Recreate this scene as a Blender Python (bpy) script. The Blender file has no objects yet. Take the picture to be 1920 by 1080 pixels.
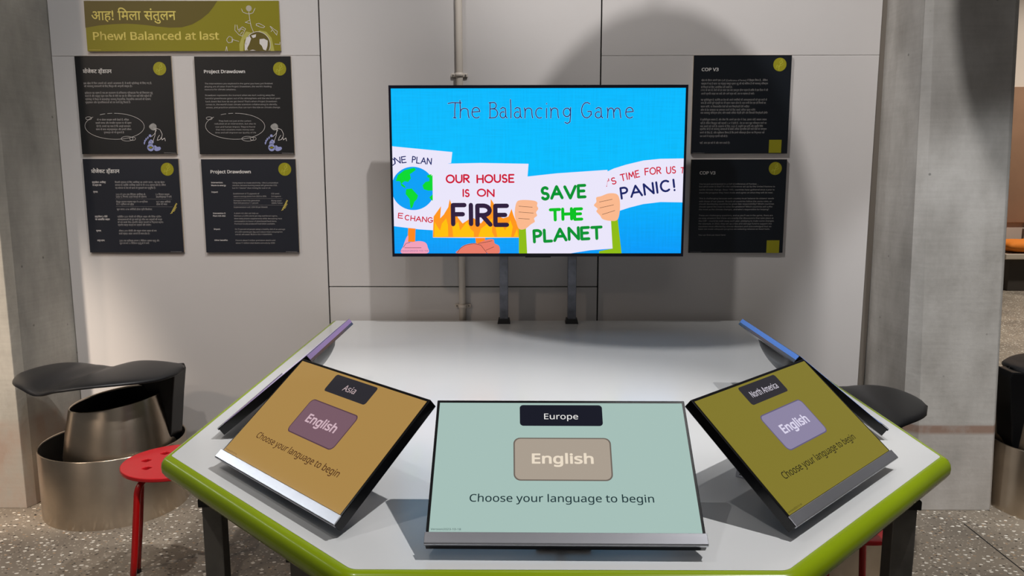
import bpy, bmesh, math, random
from mathutils import Vector, Matrix
random.seed(7)
C = bpy.context.scene.collection
SC = bpy.context.scene
PI = math.pi

def lin(r, g, b):
    f = lambda c: (c/255/12.92) if c/255 <= 0.04045 else ((c/255+0.055)/1.055)**2.4
    return (f(r), f(g), f(b), 1.0)

# ---------------------------------------------------------------- camera
FOC, PITCH, ROLL, YAW = 1457.1, 0.1483, -0.0014, -0.0077
cam = bpy.data.cameras.new('camera'); cam.sensor_width = 36.0; cam.lens = 36.0*FOC/1920; cam.clip_start = 0.02
camo = bpy.data.objects.new('camera', cam); C.objects.link(camo)
_f = Vector((math.sin(YAW)*math.cos(PITCH), math.cos(YAW)*math.cos(PITCH), -math.sin(PITCH)))
_r = Vector((math.cos(YAW), -math.sin(YAW), 0)); _u = _r.cross(_f)
_R = math.cos(ROLL)*_r+math.sin(ROLL)*_u; _U = -math.sin(ROLL)*_r+math.cos(ROLL)*_u
_m = Matrix((_R, _U, -_f)).transposed().to_4x4(); _m.translation = Vector((-0.092, -1.19, 0.664))
camo.matrix_world = _m
SC.camera = camo
SC.view_settings.view_transform = 'Standard'; SC.view_settings.look = 'None'
SC.view_settings.exposure = 0.0; SC.view_settings.gamma = 1.0; SC.view_settings.use_curve_mapping = False

# ---------------------------------------------------------------- light
w = bpy.data.worlds.new('hall_air'); SC.world = w; w.use_nodes = True
w.node_tree.nodes['Background'].inputs[0].default_value = (1.0, 0.97, 0.95, 1)
w.node_tree.nodes['Background'].inputs[1].default_value = 0.075
def spot(name, loc, to, power, angle, blend=0.5, radius=0.05, col=(1, .96, .92)):
    l = bpy.data.lights.new(name, 'SPOT'); l.energy = power; l.spot_size = math.radians(angle)
    l.spot_blend = blend; l.shadow_soft_size = radius; l.color = col
    o = bpy.data.objects.new(name, l); C.objects.link(o); o.location = loc
    o.rotation_euler = (Vector(to)-Vector(loc)).to_track_quat('-Z', 'Y').to_euler(); return o
def area(name, loc, to, power, size, col=(1, .97, .94)):
    l = bpy.data.lights.new(name, 'AREA'); l.energy = power; l.size = size; l.color = col
    o = bpy.data.objects.new(name, l); C.objects.link(o); o.location = loc
    o.rotation_euler = (Vector(to)-Vector(loc)).to_track_quat('-Z', 'Y').to_euler(); return o
spot('table_spotlight_right', (1.75, 0.15, 4.1), (-.35, 0.1, 0.0), 560, 42, .6, .03, (1, .98, .97))
spot('table_spotlight_left', (-1.6, 0.35, 4.1), (0.0, 0.2, 0.0), 70, 42, .6, .03, (1, .98, .97))
spot('wall_spotlight', (0.62, 0.14, 4.16), (0.45, 2.3, 1.25), 330, 70, .35, .05, (1, .98, .97))
spot('high_wall_spotlight', (-1.8, 0.2, 4.1), (.62, 2.3, 1.30), 390, 28, 1., .1, (1, .97, .95))
spot('poster_spotlight', (-.9, -0.3, 4.1), (-2.0, 2.3, 0.7), 180, 44, .8, .05, (.94, .97, 1))
spot('floor_spotlight', (-1.3, -1.2, 4.2), (-1.9, 1.4, -.7), 175, 46, .8, .05, (1, .92, .84))
spot('warm_side_spotlight', (-3.9, -1.2, 3.1), (-2.0, 2.1, 0.3), 165, 44, .8, .12, (1, .80, .64))
spot('left_column_spotlight', (-3.1, -1.3, 2.6), (-2.62, 1.93, -.15), 900, 24, .7, .10, (1, .86, .72))  # added fill, narrowed to brighten the left column front and drum
spot('right_wall_spotlight', (1.7, -1.5, 3.0), (1.88, 2.0, -.05), 270, 21, .5, .06, (.94, .97, 1))  # added fill that evens out the lower right wall and column
spot('stool_spotlight', (3.2, .2, 2.2), (.9, .86, -.32), 70, 14, .6, .05, (1, .97, .94))  # added low fill, only to brighten the red seat below the table edge
spot('right_floor_spotlight', (2.6, 0, 4.2), (2.2, 1.5, -.7), 300, 28, .8, .06, (1, .97, .93))
def tube(loc, along, to, power, length, wid=.04, col=(.94, .98, 1)):  # long narrow source added to draw a bright streak along the left front rail
    l = bpy.data.lights.new('tube_lamp', 'AREA'); l.shape = 'RECTANGLE'; l.size = length; l.size_y = wid; l.energy = power; l.color = col
    o = bpy.data.objects.new('tube_lamp', l); C.objects.link(o)
    z = (Vector(loc)-Vector(to)).normalized(); x = Vector(along); x = (x-z*x.dot(z)).normalized(); y = z.cross(x)
    m_ = Matrix((x, y, z)).transposed().to_4x4(); m_.translation = Vector(loc); o.matrix_world = m_; return o
tube((-2.49, 1.23, 1.19), (.711, -.703, 0), (-.6, .31, .04), 1.7, 1.15)
area('hall_ceiling_light', (0.0, -2.5, 4.4), (0, 1.5, 0), 12, 2.5)
spot('far_hall_spotlight', (6.6, 6.6, 4.3), (6.6, 7.0, -.7), 900, 110, .8, .1, (1, .93, .84))
spot('far_floor_spotlight', (3.9, 4.6, 4.3), (3.9, 4.8, -.7), 420, 60, .8, .1, (1, .90, .76))
DATA={'p1': {'g': (-1.8113, 0.9546, 0.4208, 0.4197), 'title': [('T', -177.8, 138.3, 125.8)], 'body': [('इस खेल में जिन उपायों को आपने आजमाया है, वे सभी प्रोजेक्ट से लिए गए हैं,', -179.1, 92.4, 299.0), ('जो जलवायु समाधानों के लिए विश्व की अग्रणी संस्था है।', -178.2, 79.8, 210.8), ('ड्रॉडाउन वह क्षण है जब हम वातावरण से हानिकारक ग्रीनहाउस गैस को निकालना शुरू', -177.3, 51.4, 299.5), ('करते हैं और समुद्र स्तर कम फिर से नीचे जा रहा है! लेकिन हम वहाँ कैसे पहुँचते हैं?', -177.1, 38.1, 293.2), ('प्रोजेक्ट में विश्व के सर्वश्रेष्ठ जलवायु वैज्ञानिक, वैज्ञानिक समाधानों की पहचान,', -176.9, 24.2, 288.8), ('मूल्यांकन और प्राथमिकताओं को तय करने हेतु मिलते हैं।', -177.4, 10.8, 197.7), ('वो ना केवल कार्बन कमी देखते हैं, बल्कि', -133.1, -63.7, 141.3), ('उसकी लागत और मानवीय प्रभाव पर भी ध्यान', -140.8, -77.8, 159.1), ('देते हैं। उनको यह पाया है कि अच्छे समाधान', -137.4, -91.9, 150.7), ('समय के साथ अर्थव्यवस्था और हमारी जीवन', -140.4, -105.3, 156.7), ('गुणवत्ता को भी सुधारते हैं!', -106.7, -118.8, 89.8)], 'badge': (158.8, 156.4), 'ill': [((-57.2, -89.5), (73.8, -89.7), (-52.9, -33.3)), ((-169.1, -54.7), (-156.0, -54.8), (-168.5, -48.4)), ((-5.6, -143.4), (20.7, -143.5), (-4.8, -133.2)), ((18.7, -143.5), (31.8, -143.5), (19.2, -136.4)), ((119.2, -95.5), (135.6, -95.6), (120.3, -79.6))], 'foot': (112.9, -148.8), 'fr': [(153.7, -204.9), (204.9, -206.3)]}, 'p2': {'g': (-1.2894, 0.9526, 0.4198, 0.4187), 'title': [('Project Drawdown', -170.1, 139.1, 179.3)], 'body': [('The interventions you explored in the game you have just finished', -169.7, 92.6, 296.4), ("playing are all taken from Project Drawdown, the world's leading", -170.4, 80.0, 291.3), ('resource for climate solutions.', -171.2, 67.4, 137.0), ('Drawdown represents the moment when we start sucking away the', -170.7, 42.8, 304.1), ('harmful greenhouse gases out of the atmosphere and the sea level goes', -171.5, 29.5, 329.0), ("back down! But how do we get there? That's where Project Drawdown", -170.4, 16.2, 313.0), ("comes in, the world's best climate scientists collaborating to identify,", -170.5, 3.5, 313.8), ('assess, and prioritise solutions that can turn the tide on climate change.', -169.9, -9.2, 326.9), ('They look not just at the carbon', -117.9, -67.2, 143.1), ('reduction of an intervention, but also its', -137.5, -79.3, 183.0), ("cost and human impact. They've found", -133.7, -92.7, 174.6), ('that most solutions make money over', -132.4, -104.9, 169.4), ('time and will improve our quality of life', -135.8, -117.7, 180.0)], 'badge': (160.7, 156.5), 'ill': [((-46.5, -88.4), (84.2, -88.7), (-43.4, -32.3)), ((-158.9, -53.7), (-145.8, -53.8), (-158.5, -47.4)), ((6.3, -142.4), (32.5, -142.4), (6.8, -132.1)), ((30.5, -142.4), (43.6, -142.4), (30.9, -135.3)), ((129.7, -94.5), (146.0, -94.5), (130.4, -78.5))], 'foot': (127.2, -147.7), 'fr': [(154.1, -205.1), (206.5, -206.4)]}, 'p3': {'g': (-1.8099, 0.5154, 0.4247, 0.4169), 'title': [('T', -177.9, 146.4, 126.2)], 'bold': [('इन्टरवेंशन: अपशिष्ट', -177.9, 103.0, 61.5), ('से ऊर्जा तक', -177.1, 90.6, 40.0), ('प्रभाव:', -176.5, 60.5, 20.9), ('इन्टरवेंशन 2: पौधों', -177.7, -49.3, 56.4), ('पर आधारित आहार', -177.5, -61.8, 66.1), ('प्रभाव:', -176.8, -112.6, 22.3), ('अन्य लाभ:', -176.1, -156.5, 34.4)], 'body': [('बिजली उत्पादन के लिए अपशिष्ट का उपयोग करना - यह एक बेहतर', -76.5, 102.8, 222.8), ('समाधान है, क्योंकि अपशिष्ट जलाने से भी CO2 उत्पन्न होता है, लेकिन', -76.3, 90.5, 226.5), ('यह कोयला या तेल की खनन के मुकाबले कम प्रदूषित है।', -76.1, 77.5, 180.1), ('2020 से 2050 तक वैश्विक अपशिष्ट-से-', -75.9, 49.2, 133.8), ('ऊर्जा 72 गिगावॉट ऊर्जा संयंत्रों की स्थापना', -76.7, 38.5, 137.4), ('2.0 गिगाटन कार्बन', 102.1, 49.0, 62.0), ('डाइऑक्साइड में कमी', 102.5, 38.3, 70.5), ('विद्युत उत्पादन वर्तमान स्तर में 0.04 प्रतिशत', -77.2, 16.6, 141.1), ('से 1.1 प्रतिशत तक वृद्धि', -76.9, 5.3, 78.4), ('94.7 अरब अमेरिकी', 102.2, 15.8, 64.5), ('डॉलर की बचत', 102.0, 5.1, 49.0), ('कुल लागत: 4.98 अमेरिकी डॉलर प्रति किलोवाट', -76.8, -17.2, 158.7), ('प्रतिदिन 2250 कैलोरी की पौष्टिक आहार और दैनिक प्रोटीन', -76.3, -50.0, 196.7), ('आवश्यकताओं को पूरा करते हुए माँस तथा उत्पादों की मात्रा', -76.7, -62.5, 200.4), ('को कम करके पौधा-आधारित खाद्य पदार्थों पर निर्भरता बढ़ाना।', -77.0, -75.0, 205.2), ('स्थानीय खाद्य पदार्थों का उत्पादन और उपयोग।', -76.8, -87.0, 149.0), ('औसत 2,300 कैलोरी और संपूर्ण भोजन आहार को कम', -75.2, -113.3, 170.8), ('करके स्वस्थ आहार अपनाने से बचाव होता है।', -75.5, -125.9, 138.4), ('2050 तक प्रतिवर्ष लगभग 5 मिलियन असमय मृत्यु और', -75.5, -157.8, 180.1), ('कुल लगभग 11 मिलियन मृत्युओं में कमी', -75.8, -169.2, 133.8)], 'badge': (161.6, 162.4), 'squig': [(193.4, 12.2), (166.4, -33.5)], 'rules': [((-80.2, 32.0), (173.7, 30.5)), ((-79.8, -2.4), (174.4, -3.8))], 'fr': [(152.0, -204.9), (203.2, -205.6)]}, 'p4': {'g': (-1.2865, 0.5141, 0.4193, 0.415), 'title': [('Project Drawdown', -169.9, 145.8, 179.3)], 'bold': [('Intervention:', -170.0, 103.0, 52.3), ('Waste to energy', -170.8, 90.6, 66.7), ('Impact:', -170.7, 61.2, 29.2), ('Intervention 2:', -169.6, -33.0, 56.8), ('Plant rich diet', -170.3, -44.9, 56.2), ('Impact:', -169.6, -104.0, 28.8), ('Other benefits:', -169.5, -153.8, 59.5)], 'body': [('Using waste to create electricity – this is a transition', -74.9, 101.7, 203.3), ('solution, because burning waste still generates CO2,', -75.5, 90.5, 199.8), ('but it\'s "cleaner" than mining for coal or oil.', -76.2, 78.7, 170.8), ('Establishment of 72 gigawatts of', -74.0, 54.0, 116.2), ('waste-to-energy plants from 2020 to 2050.', -73.4, 42.2, 147.8), ('CO2 saved:', 95.8, 53.8, 36.3), ('2.0 Gigatons', 95.2, 42.0, 43.5), ('Increase in electricity generation', -74.4, 23.2, 116.9), ('from 0.04 percent to 1.1 percent.', -74.4, 12.6, 111.6), ('Money saved:', 94.9, 22.5, 45.9), ('US$94.7 billion', 95.6, 11.8, 48.9), ('Implementation cost: US$4.98 per kilowatt', -74.8, -5.8, 151.1), ('A plant rich diet can help us:', -75.1, -33.1, 110.0), ('Maintain a 2,250-calorie-per-day nutritional regime,', -75.2, -45.0, 194.4), ('Meet daily protein requirements while decreasing meat', -75.2, -56.9, 214.2), ('consumption in favour of plant-based food items.', -75.3, -68.8, 189.8), ('Purchase locally produced food when available.', -75.3, -80.2, 182.1), ('50-75 percent of people adopt a healthy diet of an average', -74.8, -104.7, 225.4), ('of 2,300 calories per day and reduce meat consumption', -74.9, -116.7, 212.4), ('overall, will saved: 78.33 to 103.11 GIGATONS.', -74.3, -128.0, 165.7), ('Prevent about 5 million premature deaths and', -74.5, -154.4, 178.5), ('about 11 million total deaths annually by 2050.', -74.6, -166.5, 178.0)], 'badge': (160.8, 162.9), 'squig': [(166.0, 26.5), (141.4, -18.5)], 'rules': [((-75.0, 35.1), (145.5, 33.6)), ((-75.4, 5.5), (147.2, 4.0))], 'fr': [(149.8, -204.0), (201.0, -204.6)]}, 'c1': {'g': (0.8809, 0.9517, 0.4231, 0.4191), 'title': [('COP V3', -176.1, 143.7, 73.5)], 'body': [('खेल के दौरान आपने एक CoP (Conference of Parties) में हिस्सा लिया है... लेकिन', -175.6, 102.0, 286.9), ('वास्तव में वह है क्या? यह संयुक्त राष्ट्र द्वारा शुरू की गई कोशिश है जो जलवायु परिवर्तन', -175.9, 87.8, 289.5), ('से निपटने के लिए आयोजित की जाती है।', -176.3, 72.8, 134.7), ('1995 के बाद से, देशों को हर साल एक बार इकट्ठा होना पड़ता है ताकि वे इस दिशा में की', -175.8, 60.2, 290.7), ('अपनी प्रगति साझा कर सकें और आगे क्या करें, उस पर सहमत हो सकें।', -175.3, 45.1, 230.9), ('यह चुनौतीपूर्ण है, क्योंकि हर देश को अपने नागरिकों की आवश्यकताओं को पूरा करने के', -175.3, 19.1, 287.9), ('साथ ही अपनी पूरी प्रकृति का भी ध्यान रखना होता है। क्या सभी देश एक ही नियमों का', -174.8, 5.6, 282.9), ('पालन करेंगे, या विकासशील देशों को कम जिम्मेदारी देनी चाहिए?', -175.1, -9.5, 212.5), ('कौन से देश समस्या का समाधान करने के लिए सबसे अधिक खर्च करेंगे?', -174.7, -23.8, 238.5), ('जब जलवायु परिवर्तन होगा, कौन सबसे अधिक पीड़ित होंगे और किसकी जिम्मेदारी होगी?', -175.1, -36.5, 292.9), ('ये चुनौतीपूर्ण सवाल हैं, और जैसा कि आपने इस खेल में देखा, इसका कोई आसान जवाब', -175.0, -65.3, 289.8), ('नहीं है! लेकिन बिल्कुल यही चर्चाएँ CoP में होती हैं - देश हर साल कुछ परिवर्तन करने का', -174.4, -80.5, 289.9), ('वादा करके चले जाते हैं। उदाहरण के लिए, 2022 में, उन्होंने एक हानि और क्षति निधि', -174.8, -94.1, 274.6), ('स्थापित की है जो जलवायु आपदाओं से सबसे अधिक प्रभावित होने वाले देशों का समर्थन', -175.3, -106.0, 292.0), ('करने के लिए है, और स्वीकार किया है कि हमने जीवाश्म ईंधन पर निर्भरता को', -174.8, -121.3, 282.7), ('कम करने में पर्याप्त प्रगति नहीं की है।', -174.2, -136.6, 121.1), ('यहाँ, आप इस बारे में और जान सकते हैं।', -174.1, -165.6, 131.7)], 'badge': (160.9, 170.3), 'square': [(130.0, -149.9), (184.7, -206.4)], 'fr': [(-204.0, -206.6), (-151.9, -206.7)]}, 'c2': {'g': (0.8834, 0.5105, 0.4211, 0.4135), 'title': [('COP V3', -172.1, 141.5, 69.7)], 'body': [("You've just participated in a CoP (Conference of Parties) ...", -172.3, 97.4, 262.7), ("but what even is that? It's the conference set up by the United Nations to", -171.9, 86.1, 334.4), ('tackle climate change. Since 1995, countries have gathered once a year to', -171.5, 72.2, 332.9), ('share the progress they have made and agree on what they will do next.', -171.9, 59.2, 327.0), ("This is challenging because each country must balance its citizens' needs", -171.0, 33.9, 331.6), ('with those of our planet. Should all countries follow the same rules, or', -170.6, 20.8, 322.3), ('should developing countries be given less responsibility? Which countries', -170.2, 9.5, 332.0), ('should spend the most to solve the problem? Which countries will suffer', -169.8, -2.8, 326.1), ("the most as the climate changes, and who's responsible for helping?", -170.2, -15.0, 311.3), ("These are challenging questions, and as you'll see in the game, there are", -170.2, -41.3, 329.2), ('no easy answers! But these are exactly the discussions that take place at', -169.8, -53.6, 332.9), ('the COP – countries walk away each year, pledging to make some changes.', -169.4, -66.0, 335.7), ('For example, in 2022, they set up a loss and damage fund to support the', -169.0, -78.3, 324.5), ('countries most affected by climate disasters and acknowledged that we', -169.4, -90.6, 324.6), ('have not made adequate progress on reducing reliance on fossil fuels.', -169.0, -102.1, 317.7), ('You can find out more here:', -169.0, -128.6, 122.5)], 'badge': (160.3, 166.9), 'square': [(137.8, -150.9), (194.4, -207.8)], 'fr': [(-202.8, -203.1), (-152.3, -203.1)]}, 'ban': {'g': (-1.5409, 1.2891, 0.8415, 0.2083), 't1': [('आह! मिला संतुलन', -391.8, 26.2, 366.0)], 't2': [('Phew! Balanced at last', -391.5, -56.6, 547.6)], 'blob': [(-420.5, 106.0), (157.1, 104.3), (139.7, 80.5), (115.7, 53.0), (82.2, 28.6), (42.4, 7.1), (-3.4, -5.1), (-54.8, -6.2), (-106.0, -1.7), (-156.9, 4.6), (-201.6, 9.0), (-246.4, 11.0), (-298.0, 9.3), (-362.7, 3.9), (-422.1, -5.8)], 'fr': [(-415.5, -97.5), (-361.3, -98.3)], 'globe': ((323.7, -77.0), (376.5, -77.2)), 'polys': [[(273.7, -49.0), (287.0, -39.8), (294.7, -53.4), (285.1, -76.9), (278.1, -88.1), (270.8, -104.9), (264.5, -101.7), (265.1, -76.9)], [(295.3, -39.8), (317.4, -34.9), (314.2, -47.3), (302.5, -51.0)], [(331.2, -55.4), (350.6, -53.6), (366.3, -61.7), (363.9, -83.4), (356.5, -103.8), (345.2, -98.8), (339.5, -83.3), (329.6, -74.0)], [(283.7, -103.6), (300.0, -99.3), (313.9, -105.6), (285.5, -106.1)]], 'glow': [(241.8, -104.8), (242.0, -76.8), (254.5, -45.9), (275.0, -22.5), (303.5, -30.6), (263.5, -58.3), (257.9, -104.8)], 'glow2': [(329.8, -18.3), (361.6, -24.6), (382.9, -49.3), (393.2, -105.2), (375.8, -105.1), (372.2, -71.0), (354.2, -46.2), (325.8, -35.0)], 'head': ((290.9, 72.7), (304.9, 72.7)), 'strokes': [[(258.8, 71.0), (264.5, 57.5), (278.9, 51.3), (291.6, 49.5), (307.8, 53.7), (318.4, 73.9)], [(290.1, 58.7), (292.4, 28.0), (297.2, -2.8), (306.9, -27.5)], [(294.8, 24.9), (272.5, 14.5), (294.0, 9.5)], [(228.3, 4.8), (225.8, -18.0), (242.2, -36.6), (256.6, -42.8), (272.4, -12.0), (258.7, -3.9), (240.0, -18.1), (236.0, 3.5)], [(242.8, -24.2), (253.1, -11.9), (265.6, -18.1)], [(248.7, -34.8), (258.9, -24.3)], [(319.6, 8.2), (331.3, 10.6), (343.8, 4.5), (356.2, -3.0), (350.9, -7.9), (336.9, -5.4), (319.3, 2.1), (319.6, 8.2)], [(327.5, -0.4), (331.9, -2.9)], [(378.8, -1.8), (390.8, -18.5), (405.9, -38.9), (409.8, -22.8), (397.4, -15.4), (380.7, -1.8)], [(389.0, -15.4), (382.2, -24.6)], [(189.8, -53.2), (200.1, -42.7), (212.6, -48.9), (210.3, -67.5), (195.3, -70.5), (188.1, -61.2), (189.8, -53.2)], [(211.1, -53.2), (221.7, -59.4), (240.7, -64.4)], [(211.6, -67.5), (215.4, -56.9)], [(180.5, -104.6), (186.1, -86.0), (188.9, -104.6)], [(396.5, -76.0), (418.3, -77.3), (418.7, -68.0)]]}, 'tv': {'s1': [(-609.5, 107.0), (-595.2, 105.5), (-355.1, 82.5), (-360.7, 37.9), (-431.5, 23.8), (-435.8, -242.4), (-501.3, -238.0), (-617.6, -224.8)], 's2': [(-438.5, 33.8), (-237.0, 37.7), (-38.7, 33.9), (-42.9, -19.5), (-53.6, -119.7), (-64.4, -273.3), (-283.1, -274.6), (-441.4, -273.0), (-439.6, -119.3)], 's3': [(-66.7, -20.9), (79.3, -5.4), (289.0, 8.5), (295.5, -34.2), (301.3, -120.1), (316.4, -319.6), (220.2, -326.9), (140.1, -340.0), (-46.8, -339.9), (-53.5, -235.5), (-60.2, -119.7)], 's4': [(287.7, 1.4), (316.2, 14.2), (366.1, 29.7), (437.5, 46.6), (508.9, 53.6), (619.8, 54.8), (625.6, -127.0), (601.7, -126.2), (513.7, -124.7), (441.7, -133.2), (384.2, -147.6), (342.5, -161.2), (289.7, -120.1)], 'globe': ((-521.2, -67.4), (-430.1, -67.6), (-519.4, 22.5)), 'land': [[(-555.7, 8.3), (-514.4, 18.2), (-507.4, 9.7), (-533.0, -8.1), (-529.7, -25.9), (-540.9, -40.2), (-555.2, -36.6), (-569.9, -47.3), (-576.9, -36.6), (-592.8, -36.6), (-583.5, -11.6)], [(-573.4, -43.7), (-562.8, -50.9), (-552.1, -60.2), (-555.9, -65.2), (-570.1, -55.9)], [(-550.2, -70.3), (-527.0, -67.4), (-514.2, -81.8), (-500.8, -96.2), (-506.1, -112.0), (-517.2, -122.8), (-524.9, -144.4), (-532.3, -151.6), (-535.6, -133.6), (-536.6, -112.0), (-552.8, -90.4)], [(-481.9, -54.6), (-468.6, -40.3), (-452.7, -36.8), (-452.4, -18.9), (-439.3, -11.8), (-437.0, -47.5), (-437.4, -76.2), (-458.4, -76.1), (-476.4, -70.4)], [(-453.8, -104.9), (-437.7, -90.5), (-438.1, -119.3), (-444.6, -115.7)], [(-462.4, -13.2), (-442.8, -8.2), (-448.1, -22.5), (-459.6, -22.5)]], 'fo': [[(-441.4, -271.6), (-437.0, -184.3), (-423.7, -166.2), (-405.1, -140.9), (-409.5, -191.6), (-394.8, -177.1), (-374.7, -144.6), (-368.5, -112.2), (-358.0, -141.0), (-347.4, -162.7), (-333.2, -191.6), (-315.3, -213.4), (-282.3, -191.7), (-267.8, -191.7), (-238.9, -213.5), (-220.6, -191.7), (-198.5, -148.4), (-196.2, -110.9), (-184.0, -130.4), (-180.5, -162.8), (-162.4, -184.6), (-144.3, -191.8), (-122.5, -184.6), (-109.4, -152.1), (-102.2, -177.4), (-89.9, -206.4), (-78.3, -228.2), (-78.3, -271.9)]], 'fi': [[(-436.2, -270.1), (-433.7, -206.0), (-421.0, -227.9), (-410.3, -242.4), (-402.6, -213.3), (-384.1, -191.6), (-377.2, -220.6), (-376.4, -268.0)], [(-356.0, -269.4), (-359.1, -227.9), (-333.4, -206.1), (-326.5, -242.5), (-297.0, -206.2), (-282.7, -235.2), (-268.3, -249.8), (-268.5, -270.2)], [(-250.3, -270.3), (-239.1, -235.3), (-209.8, -213.5), (-191.5, -191.8), (-191.8, -249.9), (-181.0, -270.3)], [(-170.1, -270.3), (-177.2, -228.1), (-151.7, -213.6), (-137.2, -242.7), (-115.3, -199.1), (-104.4, -228.1), (-111.8, -270.4)], [(-100.8, -268.9), (-86.3, -235.4), (-80.4, -268.9)]], 'stick1': [(-544.9, -232.1), (-514.4, -235.0), (-516.9, -291.2), (-549.8, -291.2)], 'stick2': [(-262.7, -273.2), (-221.1, -273.2), (-221.3, -301.0), (-259.3, -300.9)], 'hand1': [(-572.9, -343.3), (-567.0, -308.0), (-557.1, -290.5), (-538.9, -293.4), (-502.3, -287.6), (-474.6, -293.5), (-464.7, -311.8), (-468.2, -343.3)], 'hand1b': [(-567.0, -308.0), (-554.6, -275.1), (-545.6, -264.2), (-547.7, -293.4), (-557.3, -297.1)], 'hand2': [(-338.6, -343.4), (-331.1, -322.9), (-312.6, -306.8), (-283.3, -298.0), (-246.8, -297.3), (-210.4, -304.6), (-217.9, -343.5)], 'hand2b': [(-250.5, -299.5), (-217.5, -282.7), (-186.9, -280.5), (-181.1, -297.3), (-162.9, -308.3), (-159.4, -330.3), (-166.7, -343.5), (-210.6, -343.5), (-228.7, -319.3)], 'arm1': [(-79.0, -228.2), (-49.9, -228.2), (-43.9, -343.6), (-79.0, -343.6)], 'arm2': [(302.0, -203.1), (336.0, -198.1), (344.5, -264.9), (354.7, -343.9), (259.2, -343.8), (260.4, -330.6), (316.4, -319.6)], 'handL': [(-89.8, -128.3), (-71.7, -116.1), (-21.1, -117.6), (-2.3, -125.5), (-2.9, -139.9), (2.2, -152.2), (-6.5, -166.6), (-2.8, -181.1), (-15.1, -192.0), (-12.2, -206.4), (-28.1, -217.3), (-53.5, -236.9), (-79.0, -235.4), (-92.0, -199.1), (-96.4, -170.2)], 'handR': [(244.7, -105.7), (264.1, -100.0), (296.4, -88.5), (328.9, -91.4), (341.6, -113.0), (343.9, -156.2), (334.5, -198.1), (305.6, -203.1), (272.9, -195.9), (261.8, -181.4), (245.6, -163.3), (250.5, -152.5), (235.1, -138.1), (245.0, -123.7)], 'fing': [[(-79.0, -141.3), (-22.5, -145.7)], [(-79.0, -165.8), (-18.1, -170.2)], [(-80.4, -191.9), (-34.0, -195.6)], [(257.3, -124.4), (311.3, -113.0)], [(259.8, -148.9), (317.5, -136.0)], [(270.4, -176.3), (323.0, -159.8)], [(-561.3, -315.4), (-491.8, -315.4)], [(-338.6, -337.5), (-327.4, -319.2), (-305.3, -304.6), (-268.7, -298.0), (-239.6, -304.6), (-214.2, -337.6)], [(-250.5, -297.3), (-217.6, -292.2), (-192.0, -286.4)], [(-217.8, -326.6), (-184.8, -312.0)], [(-567.1, -313.9), (-555.1, -297.1), (-538.9, -293.4)]], 'title': [('T', -369.8, 220.9, 53.5), ('h', -321.3, 220.8, 37.1), ('e', -273.5, 220.7, 35.7), ('B', -201.5, 220.6, 35.7), ('a', -157.3, 220.5, 29.9), ('l', -116.0, 220.4, 8.6), ('a', -98.9, 220.4, 32.1), ('n', -56.1, 220.3, 34.2), ('c', -11.3, 220.2, 32.1), ('i', 31.5, 220.2, 7.1), ('n', 50.7, 220.1, 34.2), ('g', 102.0, 220.0, 37.0), ('G', 178.8, 219.9, 42.7), ('a', 234.3, 219.8, 32.0), ('m', 284.1, 219.7, 56.9), ('e', 358.8, 219.5, 34.1)], 'th': 62.6, 'words': [('NE', -595.5, 32.6, -545.0, 38.2, 28.5, 'navy', 0.0042), ('PLAN', -524.8, 38.2, -442.2, 29.5, 28.5, 'navy', 0.0042), ('E', -587.7, -191.4, -565.9, -193.6, 24.0, 'red', 0.004), ('CHANG', -560.3, -200.1, -439.7, -211.8, 24.0, 'red', 0.004), ('OUR', -384.2, -46.1, -283.1, -46.3, 37.0, 'red', 0.0068), ('HOUSE', -255.7, -46.3, -97.0, -45.1, 37.0, 'red', 0.0068), ('IS', -316.2, -102.9, -283.7, -102.9, 34.0, 'red', 0.0062), ('ON', -254.7, -102.9, -180.2, -103.0, 34.0, 'red', 0.0062), ('FIRE', -364.2, -227.9, -119.7, -226.7, 98.0, 'ink', 0.0185), ('SAVE', 11.5, -118.4, 204.4, -110.0, 60.0, 'green', 0.0125), ('THE', 48.1, -206.5, 191.7, -200.8, 56.0, 'lime', 0.013), ('PLANET', -19.2, -296.7, 275.7, -280.9, 60.0, 'green', 0.0125), ("'S", 295.9, -57.0, 330.3, -48.5, 30.0, 'red', 0.0045), ('TIME', 346.0, -40.0, 426.1, -21.5, 31.0, 'red', 0.0045), ('FOR', 444.6, -14.4, 514.1, -8.1, 31.0, 'red', 0.0045), ('US', 533.5, -8.9, 575.1, -6.1, 31.0, 'red', 0.0045), ('PANIC!', 347.4, -114.4, 578.7, -78.9, 52.0, 'navy', 0.0085)], 'ver': (-593.2, -331.5, 130.3)}, 'mon': {'pill': [(-80.7, 129.0), (81.3, 129.9), (79.0, 81.9), (-80.3, 81.0)], 'btn': [(-92.0, 54.6), (93.5, 55.7), (90.3, -34.5), (-91.6, -35.7)], 'name': [(-33.8, 96.5), (32.4, 96.1)], 'eng': [(-57.6, -0.2), (57.2, -0.2)], 'cap': [(-169.6, -76.7), (160.7, -77.1)], 'ver': [(-235.4, -131.9), (-182.4, -131.8)], 'capsE': (-33.6, 112.8), 'capsG': (-57.6, 24.8), 'capsC': (-170.5, -59.3), 'lip': [(-245.2, -134.3), (246.8, -134.7), (-244.0, -154.0), (246.2, -153.9)]}}
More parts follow.
